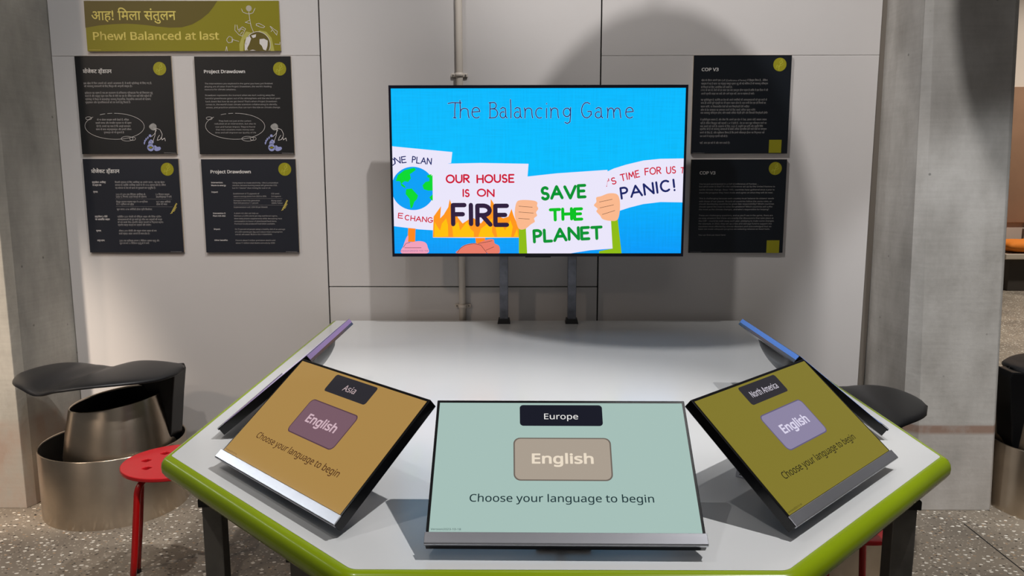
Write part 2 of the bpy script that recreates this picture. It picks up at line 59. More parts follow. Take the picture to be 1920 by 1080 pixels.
# ---------------------------------------------------------------- materials
def mat(name, col, rough=.5, metal=0., spec=.5, bump=0, bscale=40, coat=0., var=0., vscale=6, emit=None, estr=1., aniso=0.):
    m = bpy.data.materials.new(name); m.use_nodes = True; nt = m.node_tree; b = nt.nodes['Principled BSDF']
    b.inputs['Base Color'].default_value = col; b.inputs['Roughness'].default_value = rough
    b.inputs['Metallic'].default_value = metal; b.inputs['Specular IOR Level'].default_value = spec
    b.inputs['Coat Weight'].default_value = coat; b.inputs['Coat Roughness'].default_value = .08
    if emit: b.inputs['Emission Color'].default_value = emit; b.inputs['Emission Strength'].default_value = estr
    tc = None
    if bump or var:
        tc = nt.nodes.new('ShaderNodeTexCoord')
    if var:
        n = nt.nodes.new('ShaderNodeTexNoise'); n.inputs['Scale'].default_value = vscale; n.inputs['Detail'].default_value = 6
        nt.links.new(tc.outputs['Object'], n.inputs['Vector'])
        r = nt.nodes.new('ShaderNodeValToRGB'); r.color_ramp.elements[0].position = .3; r.color_ramp.elements[1].position = .7
        r.color_ramp.elements[0].color = tuple(c*(1-var) for c in col[:3])+(1,); r.color_ramp.elements[1].color = tuple(min(1, c*(1+var)) for c in col[:3])+(1,)
        nt.links.new(n.outputs['Fac'], r.inputs['Fac']); nt.links.new(r.outputs['Color'], b.inputs['Base Color'])
    if bump:
        n = nt.nodes.new('ShaderNodeTexNoise'); n.inputs['Scale'].default_value = bscale; n.inputs['Detail'].default_value = 5
        nt.links.new(tc.outputs['Object'], n.inputs['Vector'])
        p = nt.nodes.new('ShaderNodeBump'); p.inputs['Strength'].default_value = bump; p.inputs['Distance'].default_value = .002
        nt.links.new(n.outputs['Fac'], p.inputs['Height']); nt.links.new(p.outputs['Normal'], b.inputs['Normal'])
    return m

def screen_mat(name, rgb, gloss=.06, k=1.0):
    c = lin(*rgb)
    return mat(name, (.004, .004, .004, 1), gloss, spec=.5, emit=c, estr=k)

def concrete(name, base, dark, band=False, reddish=False):
    m = bpy.data.materials.new(name); m.use_nodes = True; nt = m.node_tree; b = nt.nodes['Principled BSDF']; N = nt.nodes.new; L = nt.links.new
    tc = N('ShaderNodeTexCoord'); mp = N('ShaderNodeMapping'); mp.inputs['Scale'].default_value = (1, 1, .5); L(tc.outputs['Object'], mp.inputs[0])
    n1 = N('ShaderNodeTexNoise'); n1.inputs['Scale'].default_value = 5; n1.inputs['Detail'].default_value = 9; n1.inputs['Roughness'].default_value = .62; L(mp.outputs[0], n1.inputs['Vector'])
    r1 = N('ShaderNodeValToRGB'); r1.color_ramp.elements[0].position = .32; r1.color_ramp.elements[1].position = .68
    r1.color_ramp.elements[0].color = dark; r1.color_ramp.elements[1].color = base; L(n1.outputs['Fac'], r1.inputs['Fac'])
    # horizontal board marks
    mp2 = N('ShaderNodeMapping'); mp2.inputs['Scale'].default_value = (2.5, 2.5, 45); L(tc.outputs['Object'], mp2.inputs[0])
    n2 = N('ShaderNodeTexNoise'); n2.inputs['Scale'].default_value = 2; n2.inputs['Detail'].default_value = 4; L(mp2.outputs[0], n2.inputs['Vector'])
    mx = N('ShaderNodeMix'); mx.data_type = 'RGBA'; mx.blend_type = 'OVERLAY'; mx.inputs[0].default_value = .10
    L(r1.outputs[0], mx.inputs[6]); L(n2.outputs['Fac'], mx.inputs[7]); last = mx.outputs[2]
    # pits
    v = N('ShaderNodeTexVoronoi'); v.inputs['Scale'].default_value = 9; L(tc.outputs['Object'], v.inputs['Vector'])
    rv = N('ShaderNodeValToRGB'); rv.color_ramp.elements[0].position = .03; rv.color_ramp.elements[1].position = .06
    rv.color_ramp.elements[0].color = (.35, .35, .35, 1); rv.color_ramp.elements[1].color = (1, 1, 1, 1); L(v.outputs['Distance'], rv.inputs['Fac'])
    m2 = N('ShaderNodeMix'); m2.data_type = 'RGBA'; m2.blend_type = 'MULTIPLY'; m2.inputs[0].default_value = .8; L(last, m2.inputs[6]); L(rv.outputs[0], m2.inputs[7]); last = m2.outputs[2]
    if band or reddish:
        sx = N('ShaderNodeSeparateXYZ'); L(tc.outputs['Object'], sx.inputs[0])
        rz = N('ShaderNodeMapRange'); rz.inputs[1].default_value = -.75; rz.inputs[2].default_value = 1.25; L(sx.outputs[2], rz.inputs[0])
        cr = N('ShaderNodeValToRGB'); e = cr.color_ramp.elements
        # a patched construction joint about 35 cm above the floor, a different pour below
        if band:
            e[0].position = 0; e[0].color = (.12, .12, .12, 1); e[1].position = .166; e[1].color = (.12, .12, .12, 1)
            a = e.new(.170); a.color = (.95, .95, .95, 1); a = e.new(.184); a.color = (.95, .95, .95, 1); a = e.new(.188); a.color = (0, 0, 0, 1)
        else:
            e[0].position = 0; e[0].color = (.85, .85, .85, 1); e[1].position = .185; e[1].color = (.7, .7, .7, 1); a = e.new(.2); a.color = (.1, .1, .1, 1)
        L(rz.outputs[0], cr.inputs[0])
        mul = N('ShaderNodeMath'); mul.operation = 'MULTIPLY'; rn = N('ShaderNodeMapRange'); rn.inputs[1].default_value = .35; rn.inputs[2].default_value = .55
        L(n1.outputs['Fac'], rn.inputs[0]); L(cr.outputs[0], mul.inputs[0]); L(rn.outputs[0], mul.inputs[1])
        m3 = N('ShaderNodeMix'); m3.data_type = 'RGBA'; L(mul.outputs[0], m3.inputs[0]); L(last, m3.inputs[6]); m3.inputs[7].default_value = lin(150, 122, 106) if band else lin(140, 116, 102)
        last = m3.outputs[2]
    L(last, b.inputs['Base Color']); b.inputs['Roughness'].default_value = .72
    bp = N('ShaderNodeBump'); bp.inputs['Strength'].default_value = .35; bp.inputs['Distance'].default_value = .003
    n3 = N('ShaderNodeTexNoise'); n3.inputs['Scale'].default_value = 45; n3.inputs['Detail'].default_value = 8; L(tc.outputs['Object'], n3.inputs['Vector'])
    L(n3.outputs['Fac'], bp.inputs['Height']); L(bp.outputs[0], b.inputs['Normal'])
    return m

def terrazzo():
    m = bpy.data.materials.new('exposed_aggregate_floor'); m.use_nodes = True; nt = m.node_tree; b = nt.nodes['Principled BSDF']; N = nt.nodes.new; L = nt.links.new
    tc = N('ShaderNodeTexCoord')
    n = N('ShaderNodeTexNoise'); n.inputs['Scale'].default_value = 3; n.inputs['Detail'].default_value = 8; L(tc.outputs['Object'], n.inputs['Vector'])
    r = N('ShaderNodeValToRGB'); r.color_ramp.elements[0].position = .3; r.color_ramp.elements[1].position = .7
    r.color_ramp.elements[0].color = lin(112, 103, 92); r.color_ramp.elements[1].color = lin(148, 137, 122); L(n.outputs['Fac'], r.inputs['Fac'])
    last = r.outputs[0]
    for sc, th, colr, seed in ((70, .20, lin(186, 176, 160), 3), (34, .13, lin(170, 142, 112), 11), (44, .17, lin(58, 52, 47), 7), (36, .19, lin(232, 226, 214), 0)):
        mp = N('ShaderNodeMapping'); mp.inputs['Location'].default_value = (seed, seed*.7, 0); mp.inputs['Scale'].default_value = (1, 1.5, 1); L(tc.outputs['Object'], mp.inputs[0])
        wn = N('ShaderNodeTexNoise'); wn.inputs['Scale'].default_value = 60; L(mp.outputs[0], wn.inputs['Vector'])
        ad = N('ShaderNodeVectorMath'); ad.operation = 'MULTIPLY_ADD'; ad.inputs[1].default_value = (.012, .012, .012); L(wn.outputs['Color'], ad.inputs[0]); L(mp.outputs[0], ad.inputs[2])
        v = N('ShaderNodeTexVoronoi'); v.inputs['Scale'].default_value = sc; L(ad.outputs[0], v.inputs['Vector'])
        lt = N('ShaderNodeMath'); lt.operation = 'LESS_THAN'; lt.inputs[1].default_value = th*1.35; L(v.outputs['Distance'], lt.inputs[0])
        sp = N('ShaderNodeSeparateColor'); L(v.outputs['Color'], sp.inputs[0]); gt = N('ShaderNodeMath'); gt.operation = 'GREATER_THAN'; gt.inputs[1].default_value = .45; L(sp.outputs[0], gt.inputs[0])
        mu = N('ShaderNodeMath'); mu.operation = 'MULTIPLY'; L(lt.outputs[0], mu.inputs[0]); L(gt.outputs[0], mu.inputs[1])
        mx = N('ShaderNodeMix'); mx.data_type = 'RGBA'; L(mu.outputs[0], mx.inputs[0]); L(last, mx.inputs[6]); mx.inputs[7].default_value = colr; last = mx.outputs[2]
    L(last, b.inputs['Base Color']); b.inputs['Roughness'].default_value = .48
    return m

M = dict(
    wall=mat('painted_wall_panel', lin(204, 199, 196), .55, bump=.05, bscale=250, var=.02, vscale=2),
    gap=mat('dark_joint', lin(22, 21, 21), .9),
    edge=mat('panel_edge_trim', lin(112, 104, 95), .6),
    floor=terrazzo(),
    col_l=concrete('column_concrete_dark', lin(180, 177, 168), lin(140, 136, 128), reddish=True),
    col_r=concrete('column_concrete_light', lin(196, 192, 186), lin(160, 155, 148), band=True),
    white=mat('white_laminate', lin(208, 209, 209), .22, coat=.15, var=.012, vscale=3),
    green=mat('lime_edge_resin', lin(136, 158, 0), .25, spec=.35, coat=.25, var=.06, vscale=5),
    under=mat('table_underside', lin(60, 58, 54), .8),
    leg=mat('raw_steel_leg', lin(112, 109, 104), .5, metal=.25, bump=.1, bscale=90, var=.25, vscale=14),
    blackmetal=mat('black_steel', lin(20, 20, 22), .45),
    black=mat('black_plastic', lin(9, 9, 11), .32, spec=.3),
    bezel=mat('glossy_black_bezel', lin(10, 10, 13), .2),
    pole=mat('zinc_post', lin(122, 124, 132), .38, metal=.75, bump=.15, bscale=60, var=.3, vscale=25),
    rail=mat('brushed_steel_rail', lin(196, 197, 204), .22, metal=.85, var=.05, vscale=12),
    steel=mat('spun_steel', lin(206, 192, 174), .30, metal=1., bump=.1, bscale=12, var=.16, vscale=5),
    inner=mat('black_lining', lin(16, 15, 15), .8),
    seat=mat('black_moulded_seat', lin(26, 26, 28), .42, bump=.1, bscale=400),
    red=mat('red_enamel', lin(196, 20, 30), .35, coat=.2),
    redleg=mat('red_tube', lin(176, 14, 16), .25, coat=.4),
    cream=mat('cream_conduit', lin(206, 196, 184), .45),
    board=mat('black_poster_board', lin(28, 28, 29), .4, var=.1, vscale=3),
    boardb=mat('blue_black_poster_board', lin(34, 36, 44), .4, var=.1, vscale=3),
    boardn=mat('navy_poster_board', lin(14, 20, 28), .4, var=.1, vscale=3),
    boardedge=mat('poster_board_edge', lin(176, 160, 140), .7),
    olive=mat('olive_print', lin(134, 126, 12), .45),
    olivedark=mat('dark_olive_print', lin(96, 84, 26), .45),
    olivelt=mat('light_olive_print', lin(176, 170, 84), .5),
    mustard=mat('banner_lettering', lin(222, 204, 104), .5),
    badge=mat('badge_print', lin(150, 144, 22), .45),
    badgeln=mat('badge_leaf_print', lin(196, 192, 70), .45),
    wprint=mat('white_print', lin(216, 210, 206), .5),
    gprint=mat('grey_print', lin(168, 163, 160), .5),
    tprint=mat('title_print', lin(226, 222, 218), .5),
    cloud=mat('pale_print', lin(176, 168, 150), .5),
    lilac=mat('lilac_print', lin(150, 156, 204), .5),
    greyp=mat('grey_head_print', lin(150, 148, 144), .6, var=.2, vscale=80),
    yellowp=mat('yellow_print', lin(220, 200, 96), .5),
    orange=mat('orange_cushion_fabric', lin(214, 120, 26), .85, bump=.4, bscale=20),
    benchm=mat('pale_bench_slab', lin(196, 184, 168), .5),
    benchd=mat('dark_bench_base', lin(58, 52, 46), .7),
    brown=mat('brown_board', lin(134, 102, 78), .6, var=.1, vscale=3),
    farwall=mat('far_wall_plaster', lin(186, 174, 162), .8, var=.06, vscale=2),
    paper=mat('white_notice', lin(226, 224, 228), .6),
    lamp=mat('hanging_lantern_shell', lin(120, 118, 114), .7),  # shell of the unseen shadow casters added overhead
)

nt = M['steel'].node_tree; tg = nt.nodes.new('ShaderNodeTangent'); tg.direction_type = 'RADIAL'; tg.axis = 'Z'
pb = nt.nodes['Principled BSDF']; nt.links.new(tg.outputs[0], pb.inputs['Tangent']); pb.inputs['Anisotropic'].default_value = .75; pb.inputs['Anisotropic Rotation'].default_value = .25

# ---------------------------------------------------------------- mesh helpers
class MB:
    def __init__(s): s.v = []; s.f = []; s.sm = []
    def add(s, vs, fs, smooth=False):
        o = len(s.v); s.v += [tuple(p) for p in vs]; s.f += [tuple(i+o for i in q) for q in fs]; s.sm += [smooth]*len(fs); return s
    def hexa(s, p):  # 8 points: bottom 4 ccw, top 4 ccw
        return s.add(p, [(3, 2, 1, 0), (4, 5, 6, 7), (0, 1, 5, 4), (1, 2, 6, 5), (2, 3, 7, 6), (3, 0, 4, 7)])
    def box(s, x0, x1, y0, y1, z0, z1):
        return s.hexa([(x0, y0, z0), (x1, y0, z0), (x1, y1, z0), (x0, y1, z0), (x0, y0, z1), (x1, y0, z1), (x1, y1, z1), (x0, y1, z1)])
    def prism(s, poly, fa, fb):  # poly 2D; fa, fb map (x, y) to 3D for both caps
        n = len(poly); a = [fa(*p) for p in poly]; b = [fb(*p) for p in poly]
        return s.add(a+b, [tuple(range(n-1, -1, -1)), tuple(range(n, 2*n))]+[(i, (i+1) % n, n+(i+1) % n, n+i) for i in range(n)])
    def tube(s, pts, r, n=14, caps=True):
        P = [Vector(p) for p in pts]; rings = []; up = None
        for i, p in enumerate(P):
            d = ((P[min(i+1, len(P)-1)]-P[max(i-1, 0)])).normalized()
            if up is None: up = Vector((0, 0, 1)) if abs(d.z) < .9 else Vector((1, 0, 0))
            a = d.cross(up).normalized(); b = a.cross(d).normalized(); up = b
            rr = r[i] if isinstance(r, (list, tuple)) else r
            rings.append([p+a*math.cos(2*PI*k/n)*rr+b*math.sin(2*PI*k/n)*rr for k in range(n)])
        vs = [q for g in rings for q in g]; fs = []
        for i in range(len(P)-1):
            for k in range(n): fs.append((i*n+k, i*n+(k+1) % n, (i+1)*n+(k+1) % n, (i+1)*n+k))
        s.add(vs, fs, True)
        if caps: s.add(rings[0], [tuple(range(n))]); s.add(rings[-1], [tuple(range(n-1, -1, -1))])
        return s
    def lathe(s, prof, cx=0, cy=0, n=64, tilt=None):  # prof list of (r, z)
        vs = []; fs = []
        for r, z in prof:
            for k in range(n):
                a = 2*PI*k/n; x = cx+r*math.cos(a); y = cy+r*math.sin(a); vs.append((x, y, z+(tilt(x-cx, y-cy, z) if tilt else 0)))
        for i in range(len(prof)-1):
            for k in range(n): fs.append((i*n+k, i*n+(k+1) % n, (i+1)*n+(k+1) % n, (i+1)*n+k))
        return s.add(vs, fs, True)
    def build(s, name, m, parent=None, bevel=0, seg=2, label=None, fix=True):
        me = bpy.data.meshes.new(name); me.from_pydata(s.v, [], s.f); me.update()
        for i, p in enumerate(me.polygons): p.use_smooth = s.sm[i]
        if fix or bevel:
            bm = bmesh.new(); bm.from_mesh(me); bmesh.ops.remove_doubles(bm, verts=bm.verts, dist=1e-6)
            if bevel:
                ed = [e for e in bm.edges if len(e.link_faces) == 2 and e.calc_face_angle(0) > .5]
                bmesh.ops.bevel(bm, geom=ed, offset=bevel, segments=seg, affect='EDGES', profile=.6)
            if fix: bmesh.ops.recalc_face_normals(bm, faces=bm.faces)
            bm.to_mesh(me); bm.free()
        me.materials.append(m); o = bpy.data.objects.new(name, me); C.objects.link(o)
        if parent is not None: o.parent = parent
        if label: o['label'] = label
        return o

def thing(name, label, cat, loc=(0, 0, 0), rz=0, group=None):
    o = bpy.data.objects.new(name, None); C.objects.link(o); o.location = loc; o.rotation_euler = (0, 0, rz)
    o.empty_display_size = .05; o['label'] = label; o['category'] = cat
    if group: o['group'] = group
    return o
def struct(name, mb, m, bevel=0):
    o = mb.build(name, m, bevel=bevel); o['kind'] = 'structure'; return o

# ---------------------------------------------------------------- flat print helpers (2D meshes: list of verts, faces)
_tc = {}
import os, re
def bundled_font():   # the typeface that ships inside Blender itself; the built-in one if it is missing
    for kind in ('LOCAL', 'SYSTEM'):
        p = os.path.join(bpy.utils.resource_path(kind) or '', 'datafiles', 'fonts', 'NotoSansHebrew-Regular.woff2')
        if os.path.exists(p):
            try: return bpy.data.fonts.load(p)
            except Exception: pass
    return None
LATIN = bundled_font()
def text2d(s, bold=0., res=2):
    if re.search('[\u0900-\u097f]', s):   # the short i sign is drawn before the letters it follows
        s = re.sub('((?:[\u0915-\u0939]\u094d)*[\u0915-\u0939])\u093f', '\u093f\\1', s)
    k = (s, bold, res)
    if k not in _tc:
        c = bpy.data.curves.new('tmp', 'FONT'); c.body = s; c.fill_mode = 'FRONT'; c.resolution_u = res
        if LATIN and not re.search('[\u0900-\u097f]', s): c.font = LATIN
        o = bpy.data.objects.new('tmp', c); C.objects.link(o); bpy.context.view_layer.update()
        me = o.evaluated_get(bpy.context.evaluated_depsgraph_get()).to_mesh()
        vs = [(v.co.x, v.co.y) for v in me.vertices]; fs = [tuple(p.vertices) for p in me.polygons]; n0 = len(vs); f0 = len(fs)
        bpy.data.objects.remove(o); bpy.data.curves.remove(c)
        if bold > 0:   # heavier weight: a narrow band along every outline of the letters
            cnt = {}
            for q in fs:
                for i in range(len(q)):
                    e = (min(q[i], q[(i+1) % len(q)]), max(q[i], q[(i+1) % len(q)])); cnt[e] = cnt.get(e, 0)+1
            fs = list(fs)
            for (a, b), n in cnt.items():
                if n > 1: continue
                (ax, ay), (bx, by) = vs[a], vs[b]; l = math.hypot(bx-ax, by-ay)
                if l < 1e-6: continue
                ex, ey = (bx-ax)/l*bold, (by-ay)/l*bold; o_ = len(vs)
                vs += [(ax-ey-ex*.5, ay+ex-ey*.5), (ax+ey-ex*.5, ay-ex-ey*.5), (bx+ey+ex*.5, by-ex+ey*.5), (bx-ey+ex*.5, by+ex+ey*.5)]; fs.append((o_, o_+1, o_+2, o_+3))
        _tc[k] = (vs, fs, n0, f0)
    return _tc[k]
class Flat:
    """collects 2D print and lays it on a plane through fn(x, y, h)"""
    def __init__(s): s.v = []; s.f = []; s.h = []; s.k = 0
    def add(s, vs, fs):   # every stroke lies a hair above the one before, so overlapping ink never shares a plane
        o = len(s.v); s.v += vs; s.f += [tuple(i+o for i in q) for q in fs]; s.h += [(s.k % 6)*2.5e-5]*len(vs); s.k += 1; return s
    def text(s, t, x, y, wid, cap=None, bold=0., res=2, ang=0.):
        vs, fs, n0, f0 = text2d(t, bold, res)
        if not vs: return s
        x0 = min(p[0] for p in vs); x1 = max(p[0] for p in vs); k = wid/(x1-x0); ky = k if cap is None else cap/.72
        ca, sa = math.cos(ang), math.sin(ang); r = []
        for a, b in vs:
            a = (a-x0)*k; b = b*ky; r.append((x+a*ca-b*sa, y+a*sa+b*ca))
        s.add(r[:n0], fs[:f0])
        for i in range(n0, len(r), 4): s.add(r[i:i+4], [(0, 1, 2, 3)])
        return s
    def poly(s, P): return s.add([tuple(p) for p in P], [tuple(range(len(P)))])
    def smooth(s, P, n=5):  # closed Catmull-Rom outline
        r = []; L = len(P)
        for i in range(L):
            p0, p1, p2, p3 = P[i-1], P[i], P[(i+1) % L], P[(i+2) % L]
            for k in range(n):
                t = k/n; r.append(tuple(.5*(2*p1[j]+(p2[j]-p0[j])*t+(2*p0[j]-5*p1[j]+4*p2[j]-p3[j])*t*t+(3*p1[j]-p0[j]-3*p2[j]+p3[j])*t**3) for j in (0, 1)))
        return s.poly(r)
    def ell(s, cx, cy, rx, ry, n=40): return s.poly([(cx+rx*math.cos(2*PI*k/n), cy+ry*math.sin(2*PI*k/n)) for k in range(n)])
    def ring(s, cx, cy, rx, ry, wd, a0=0, a1=2*PI, n=64):
        return s.line([(cx+rx*math.cos(a0+(a1-a0)*k/n), cy+ry*math.sin(a0+(a1-a0)*k/n)) for k in range(n+1)], wd, False)
    def rrect(s, P, r, n=6):  # P: tl tr br bl
        out = []; L = 4
        for i in range(4):
            p = Vector(P[i]); a = (Vector(P[i-1])-p).normalized(); b = (Vector(P[(i+1) % 4])-p).normalized(); c = p+a*r+b*r
            for k in range(n+1):
                t = k/n*PI/2; out.append(tuple(c-b*math.cos(t)*r-a*math.sin(t)*r))
        return s.poly(out)
    def line(s, P, wd, dots=True):
        h = wd/2
        for a, b in zip(P[:-1], P[1:]):
            dx, dy = b[0]-a[0], b[1]-a[1]; l = math.hypot(dx, dy) or 1; nx, ny = -dy/l*h, dx/l*h
            s.add([(a[0]+nx, a[1]+ny), (a[0]-nx, a[1]-ny), (b[0]-nx, b[1]-ny), (b[0]+nx, b[1]+ny)], [(0, 1, 2, 3)])
        if dots:
            for p in P: s.add([(p[0]+h*math.cos(2*PI*k/8), p[1]+h*math.sin(2*PI*k/8)) for k in range(8)], [tuple(range(8))])
        return s
    def build(s, name, m, parent, fn, h, label=None):
        # strokes may overlap in one plane; each piece keeps the same normal, towards the viewer of the print
        out = MB()
        fs = []
        for q in s.f:
            A = 0
            for i in range(len(q)):
                a = s.v[q[i]]; b = s.v[q[(i+1) % len(q)]]; A += a[0]*b[1]-a[1]*b[0]
            fs.append(q if A > 0 else q[::-1])
        out.add([fn(x, y, h+e) for (x, y), e in zip(s.v, s.h)], fs)
        return out.build(name, m, parent, label=label, fix=False)

# hand-lettering as strokes on a 1 x 1 box
def arc(cx, cy, rx, ry, a0, a1, n=10): return [(cx+rx*math.cos(math.radians(a0+(a1-a0)*k/n)), cy+ry*math.sin(math.radians(a0+(a1-a0)*k/n))) for k in range(n+1)]
G = {
 'A': ([[(0, 0), (.5, 1), (1, 0)], [(.2, .36), (.8, .36)]], .8), 'C': ([arc(.52, .5, .5, .5, 50, 310)], .72), 'E': ([[(1, 1), (0, 1), (0, 0), (1, 0)], [(0, .52), (.85, .52)]], .5),
 'F': ([[(1, 1), (0, 1), (0, 0)], [(0, .52), (.85, .52)]], .5), 'G': ([arc(.5, .5, .5, .5, 50, 340)+[(.97, .45), (.55, .45)]], .78), 'H': ([[(0, 0), (0, 1)], [(1, 0), (1, 1)], [(0, .5), (1, .5)]], .62),
 'I': ([[(.5, 0), (.5, 1)]], .12), 'L': ([[(0, 1), (0, 0), (1, 0)]], .48), 'M': ([[(0, 0), (.15, 1), (.5, .3), (.85, 1), (1, 0)]], .85), 'N': ([[(0, 0), (0, 1), (1, 0), (1, 1)]], .66),
 'O': ([arc(.5, .5, .5, .5, 90, 450, 20)], .82), 'P': ([[(0, 0), (0, 1)]+arc(.45, .74, .5, .26, 90, -90)+[(0, .48)]], .5), 'R': ([[(0, 0), (0, 1)]+arc(.45, .75, .5, .25, 90, -90)+[(0, .5)], [(.35, .5), (1, 0)]], .56),
 'S': ([arc(.5, .74, .42, .26, 40, 250)[:]+arc(.5, .25, .45, .25, 80, -150)], .52), 'T': ([[(0, 1), (1, 1)], [(.5, 1), (.5, 0)]], .66), 'U': ([[(0, 1), (0, .38)]+arc(.5, .38, .5, .38, 180, 360)+[(1, 1)]], .62),
 'V': ([[(0, 1), (.5, 0), (1, 1)]], .8), "'": ([[(.5, 1), (.4, .72)]], .15), '!': ([[(.5, 1), (.45, .3)], [(.45, .02), (.45, .0)]], .12),
}
g_ = {  # title letters: x 0..1, y with baseline 0, cap height 1
 'T': [[(0, .93), (.3, .99), (1, .97)], [(.55, .97), (.5, .5), (.5, 0)], [(.4, .02), (.6, 0)]], 'h': [[(0, 1.12), (.05, .5), (.02, 0)], [(.05, .4)]+arc(.5, .42, .42, .2, 150, 20)+[(.92, .2), (1, 0)]],
 'e': [[(.05, .38), (.95, .42)]+arc(.5, .38, .45, .3, 10, 150)+arc(.55, .32, .5, .32, 170, 310)], 'B': [[(.1, 0), (.12, 1)], [(0, .97), (.5, 1)]+arc(.5, .8, .33, .2, 90, -90)+[(.15, .58)], [(.4, .58)]+arc(.5, .3, .48, .29, 80, -90)+[(0, .0)]],
 'a': [[(.1, .58), (.4, .68), (.75, .62), (.8, .4), (.82, .1), (1, 0)], arc(.42, .2, .38, .2, 60, 360)], 'l': [[(.3, 1.18), (.5, .6), (.5, 0)]], 'n': [[(0, .65), (.1, .4), (.06, 0)], [(.08, .4)]+arc(.5, .42, .4, .22, 150, 20)+[(.92, .2), (1, 0)]],
 'c': [arc(.55, .32, .5, .33, 55, 300)], 'i': [[(.5, .62), (.45, .3), (.5, 0)], [(.5, .9), (.52, .93)]], 'g': [arc(.45, .36, .4, .28, 40, 400), [(.85, .66), (.85, .1), (.8, -.25), (.5, -.36), (.25, -.28)]],
 'G': [arc(.5, .5, .5, .5, 55, 330)+[(.92, .42), (.6, .42)], [(.92, .42), (.95, .2)]], 'm': [[(0, .65), (.06, .4), (.03, 0)], [(.05, .4)]+arc(.27, .44, .2, .2, 150, 20)+[(.48, .2), (.5, 0)], [(.5, .4)]+arc(.73, .44, .2, .2, 150, 20)+[(.96, .2), (1, 0)]],
}
def word(fl, s, a, b, h, wd):
    """hand-lettered word with its baseline from a to b"""
    ang = math.atan2(b[1]-a[1], b[0]-a[0]); L = math.hypot(b[0]-a[0], b[1]-a[1]); tot = sum(G[c][1] for c in s)+.22*(len(s)-1); k = (L-wd)/tot; x = wd/2
    rnd = random.Random(s)
    for c in s:
        st, w0 = G[c]; jy = rnd.uniform(-.03, .03)*h
        for P in st:
            Q = []
            for px, py in P:
                X = x+px*w0*k; Y = wd/2+py*(h-wd)+jy; Q.append((a[0]+X*math.cos(ang)-Y*math.sin(ang), a[1]+X*math.sin(ang)+Y*math.cos(ang)))
            fl.line(Q, wd)
        x += (w0+.22)*k
    return fl

# ================================================================ SETTING
YW = 2.30; ZF = -0.75
struct('floor', MB().add([(-5, -4, ZF), (12, -4, ZF), (12, 12, ZF), (-5, 12, ZF)], [(0, 1, 2, 3)]), M['floor'])
fl = bpy.data.objects['floor']
MB().hexa([(1.700, -1.5, ZF-.002), (1.705, -1.5, ZF-.002), (1.719, 1.80, ZF-.002), (1.714, 1.80, ZF-.002), (1.700, -1.5, ZF+.0006), (1.705, -1.5, ZF+.0006), (1.719, 1.80, ZF+.0006), (1.714, 1.80, ZF+.0006)]).build('floor_joint', M['gap'], fl)
wb = struct('wall_back', MB().box(-2.6, 1.55, YW+.014, YW+.12, ZF, 3.2), M['gap'])
def panel(x0, x1, z0, z1, y=YW, t=.013): return MB().box(x0, x1, y, y+t, z0, z1).build('wall_panel', M['wall'], wb, bevel=.001, seg=1)
for x0, x1, zs in ((-2.127, -.9555, (ZF, 1.1665, 3.2)), (-.9495, .2665, (ZF, .1485, 3.2)), (.2725, 1.474, (ZF, 1.1625, 3.2))):
    for i in range(2):
        g = .0022 if x0 == -.9495 else .0006
        panel(x0, x1, zs[i]+(g if i else 0), zs[i+1]-(0 if i else g))
struct('trim_1', MB().box(1.476, 1.503, YW+.004, YW+.016, ZF, 3.2), M['edge'])
def leaning(name, secs, m, bev):
    (z0, p0), (z1, p1) = secs; n = len(p0)
    mb = MB().add([(x, y, z0) for x, y in p0]+[(x, y, z1) for x, y in p1], [tuple(range(n-1, -1, -1)), tuple(range(n, 2*n))]+[(i, (i+1) % n, n+(i+1) % n, n+i) for i in range(n)])
    return struct(name, mb, m, bev)
def rsec(z): return [(1.508-.0077*z, YW+.1), (1.5065-.0077*z, YW), (1.518-.0222*z, 1.97), (1.555-.0407*z, 1.926), (1.865-.0393*z, 1.926), (1.889-.035*z, 1.952), (1.90-.02*z, 2.5), (1.6, 2.5)]
leaning('wall_right', [(ZF, rsec(ZF)), (3.2, rsec(3.2))], M['col_r'], .003)
lsec = [(-2.60, 1.93), (-2.184, 1.93), (-2.166, 1.97), (-2.130, YW), (-2.130, YW+.1), (-2.6, YW+.1)]
leaning('wall_left', [(ZF, lsec), (3.2, lsec)], M['col_l'], .003)
struct('wall_far', MB().box(3.5, 12, 8.6, 8.8, ZF, 4.5), M['farwall'])

# ================================================================ FAR HALL BENCH
t = thing('bench', 'pale slab bench on a dark base by the far wall beyond the right column', 'bench', (6.6, 8.2, ZF))
MB().box(-.95, 1.4, -.25, .3, .385, .45).build('bench_seat', M['benchm'], t, bevel=.008)
MB().box(-.85, 1.3, -.17, .25, 0, .385).build('bench_base', M['benchd'], t, bevel=.005)
cb = MB(); nx, ny = 22, 10
for side in (1, -1):
    vs = []
    for j in range(ny+1):
        for i in range(nx+1):
            u, v = i/nx*2-1, j/ny*2-1; h = (max(0, 1-abs(u)**6)*max(0, 1-abs(v)**4))**.5
            vs.append((u*.55, v*.24, side*(.075*h)+(.006*math.sin(9*u+5*v)*h if side > 0 else 0)))
    cb.add(vs, [(j*(nx+1)+i, j*(nx+1)+i+1, (j+1)*(nx+1)+i+1, (j+1)*(nx+1)+i) for j in range(ny) for i in range(nx)], True)
cu = cb.build('seat_cushion', M['orange']); cu.location = (6.25, 8.2, ZF+.45+.076)
cu['label'] = 'orange cushion lying on the far bench at the right edge'; cu['category'] = 'cushion'
b = MB().box(5.7, 6.40, 8.57, 8.6, .03, 1.68).build('wall_board', M['brown'], bevel=.004); b['label'] = 'brown board on the far wall above the orange cushion'; b['category'] = 'board'
b = MB().box(6.235, 6.6, 8.56, 8.569, -.2, .02).build('paper_notice', M['paper'], bevel=.001); b['label'] = 'small white notice on the far wall just above the orange cushion'; b['category'] = 'notice'

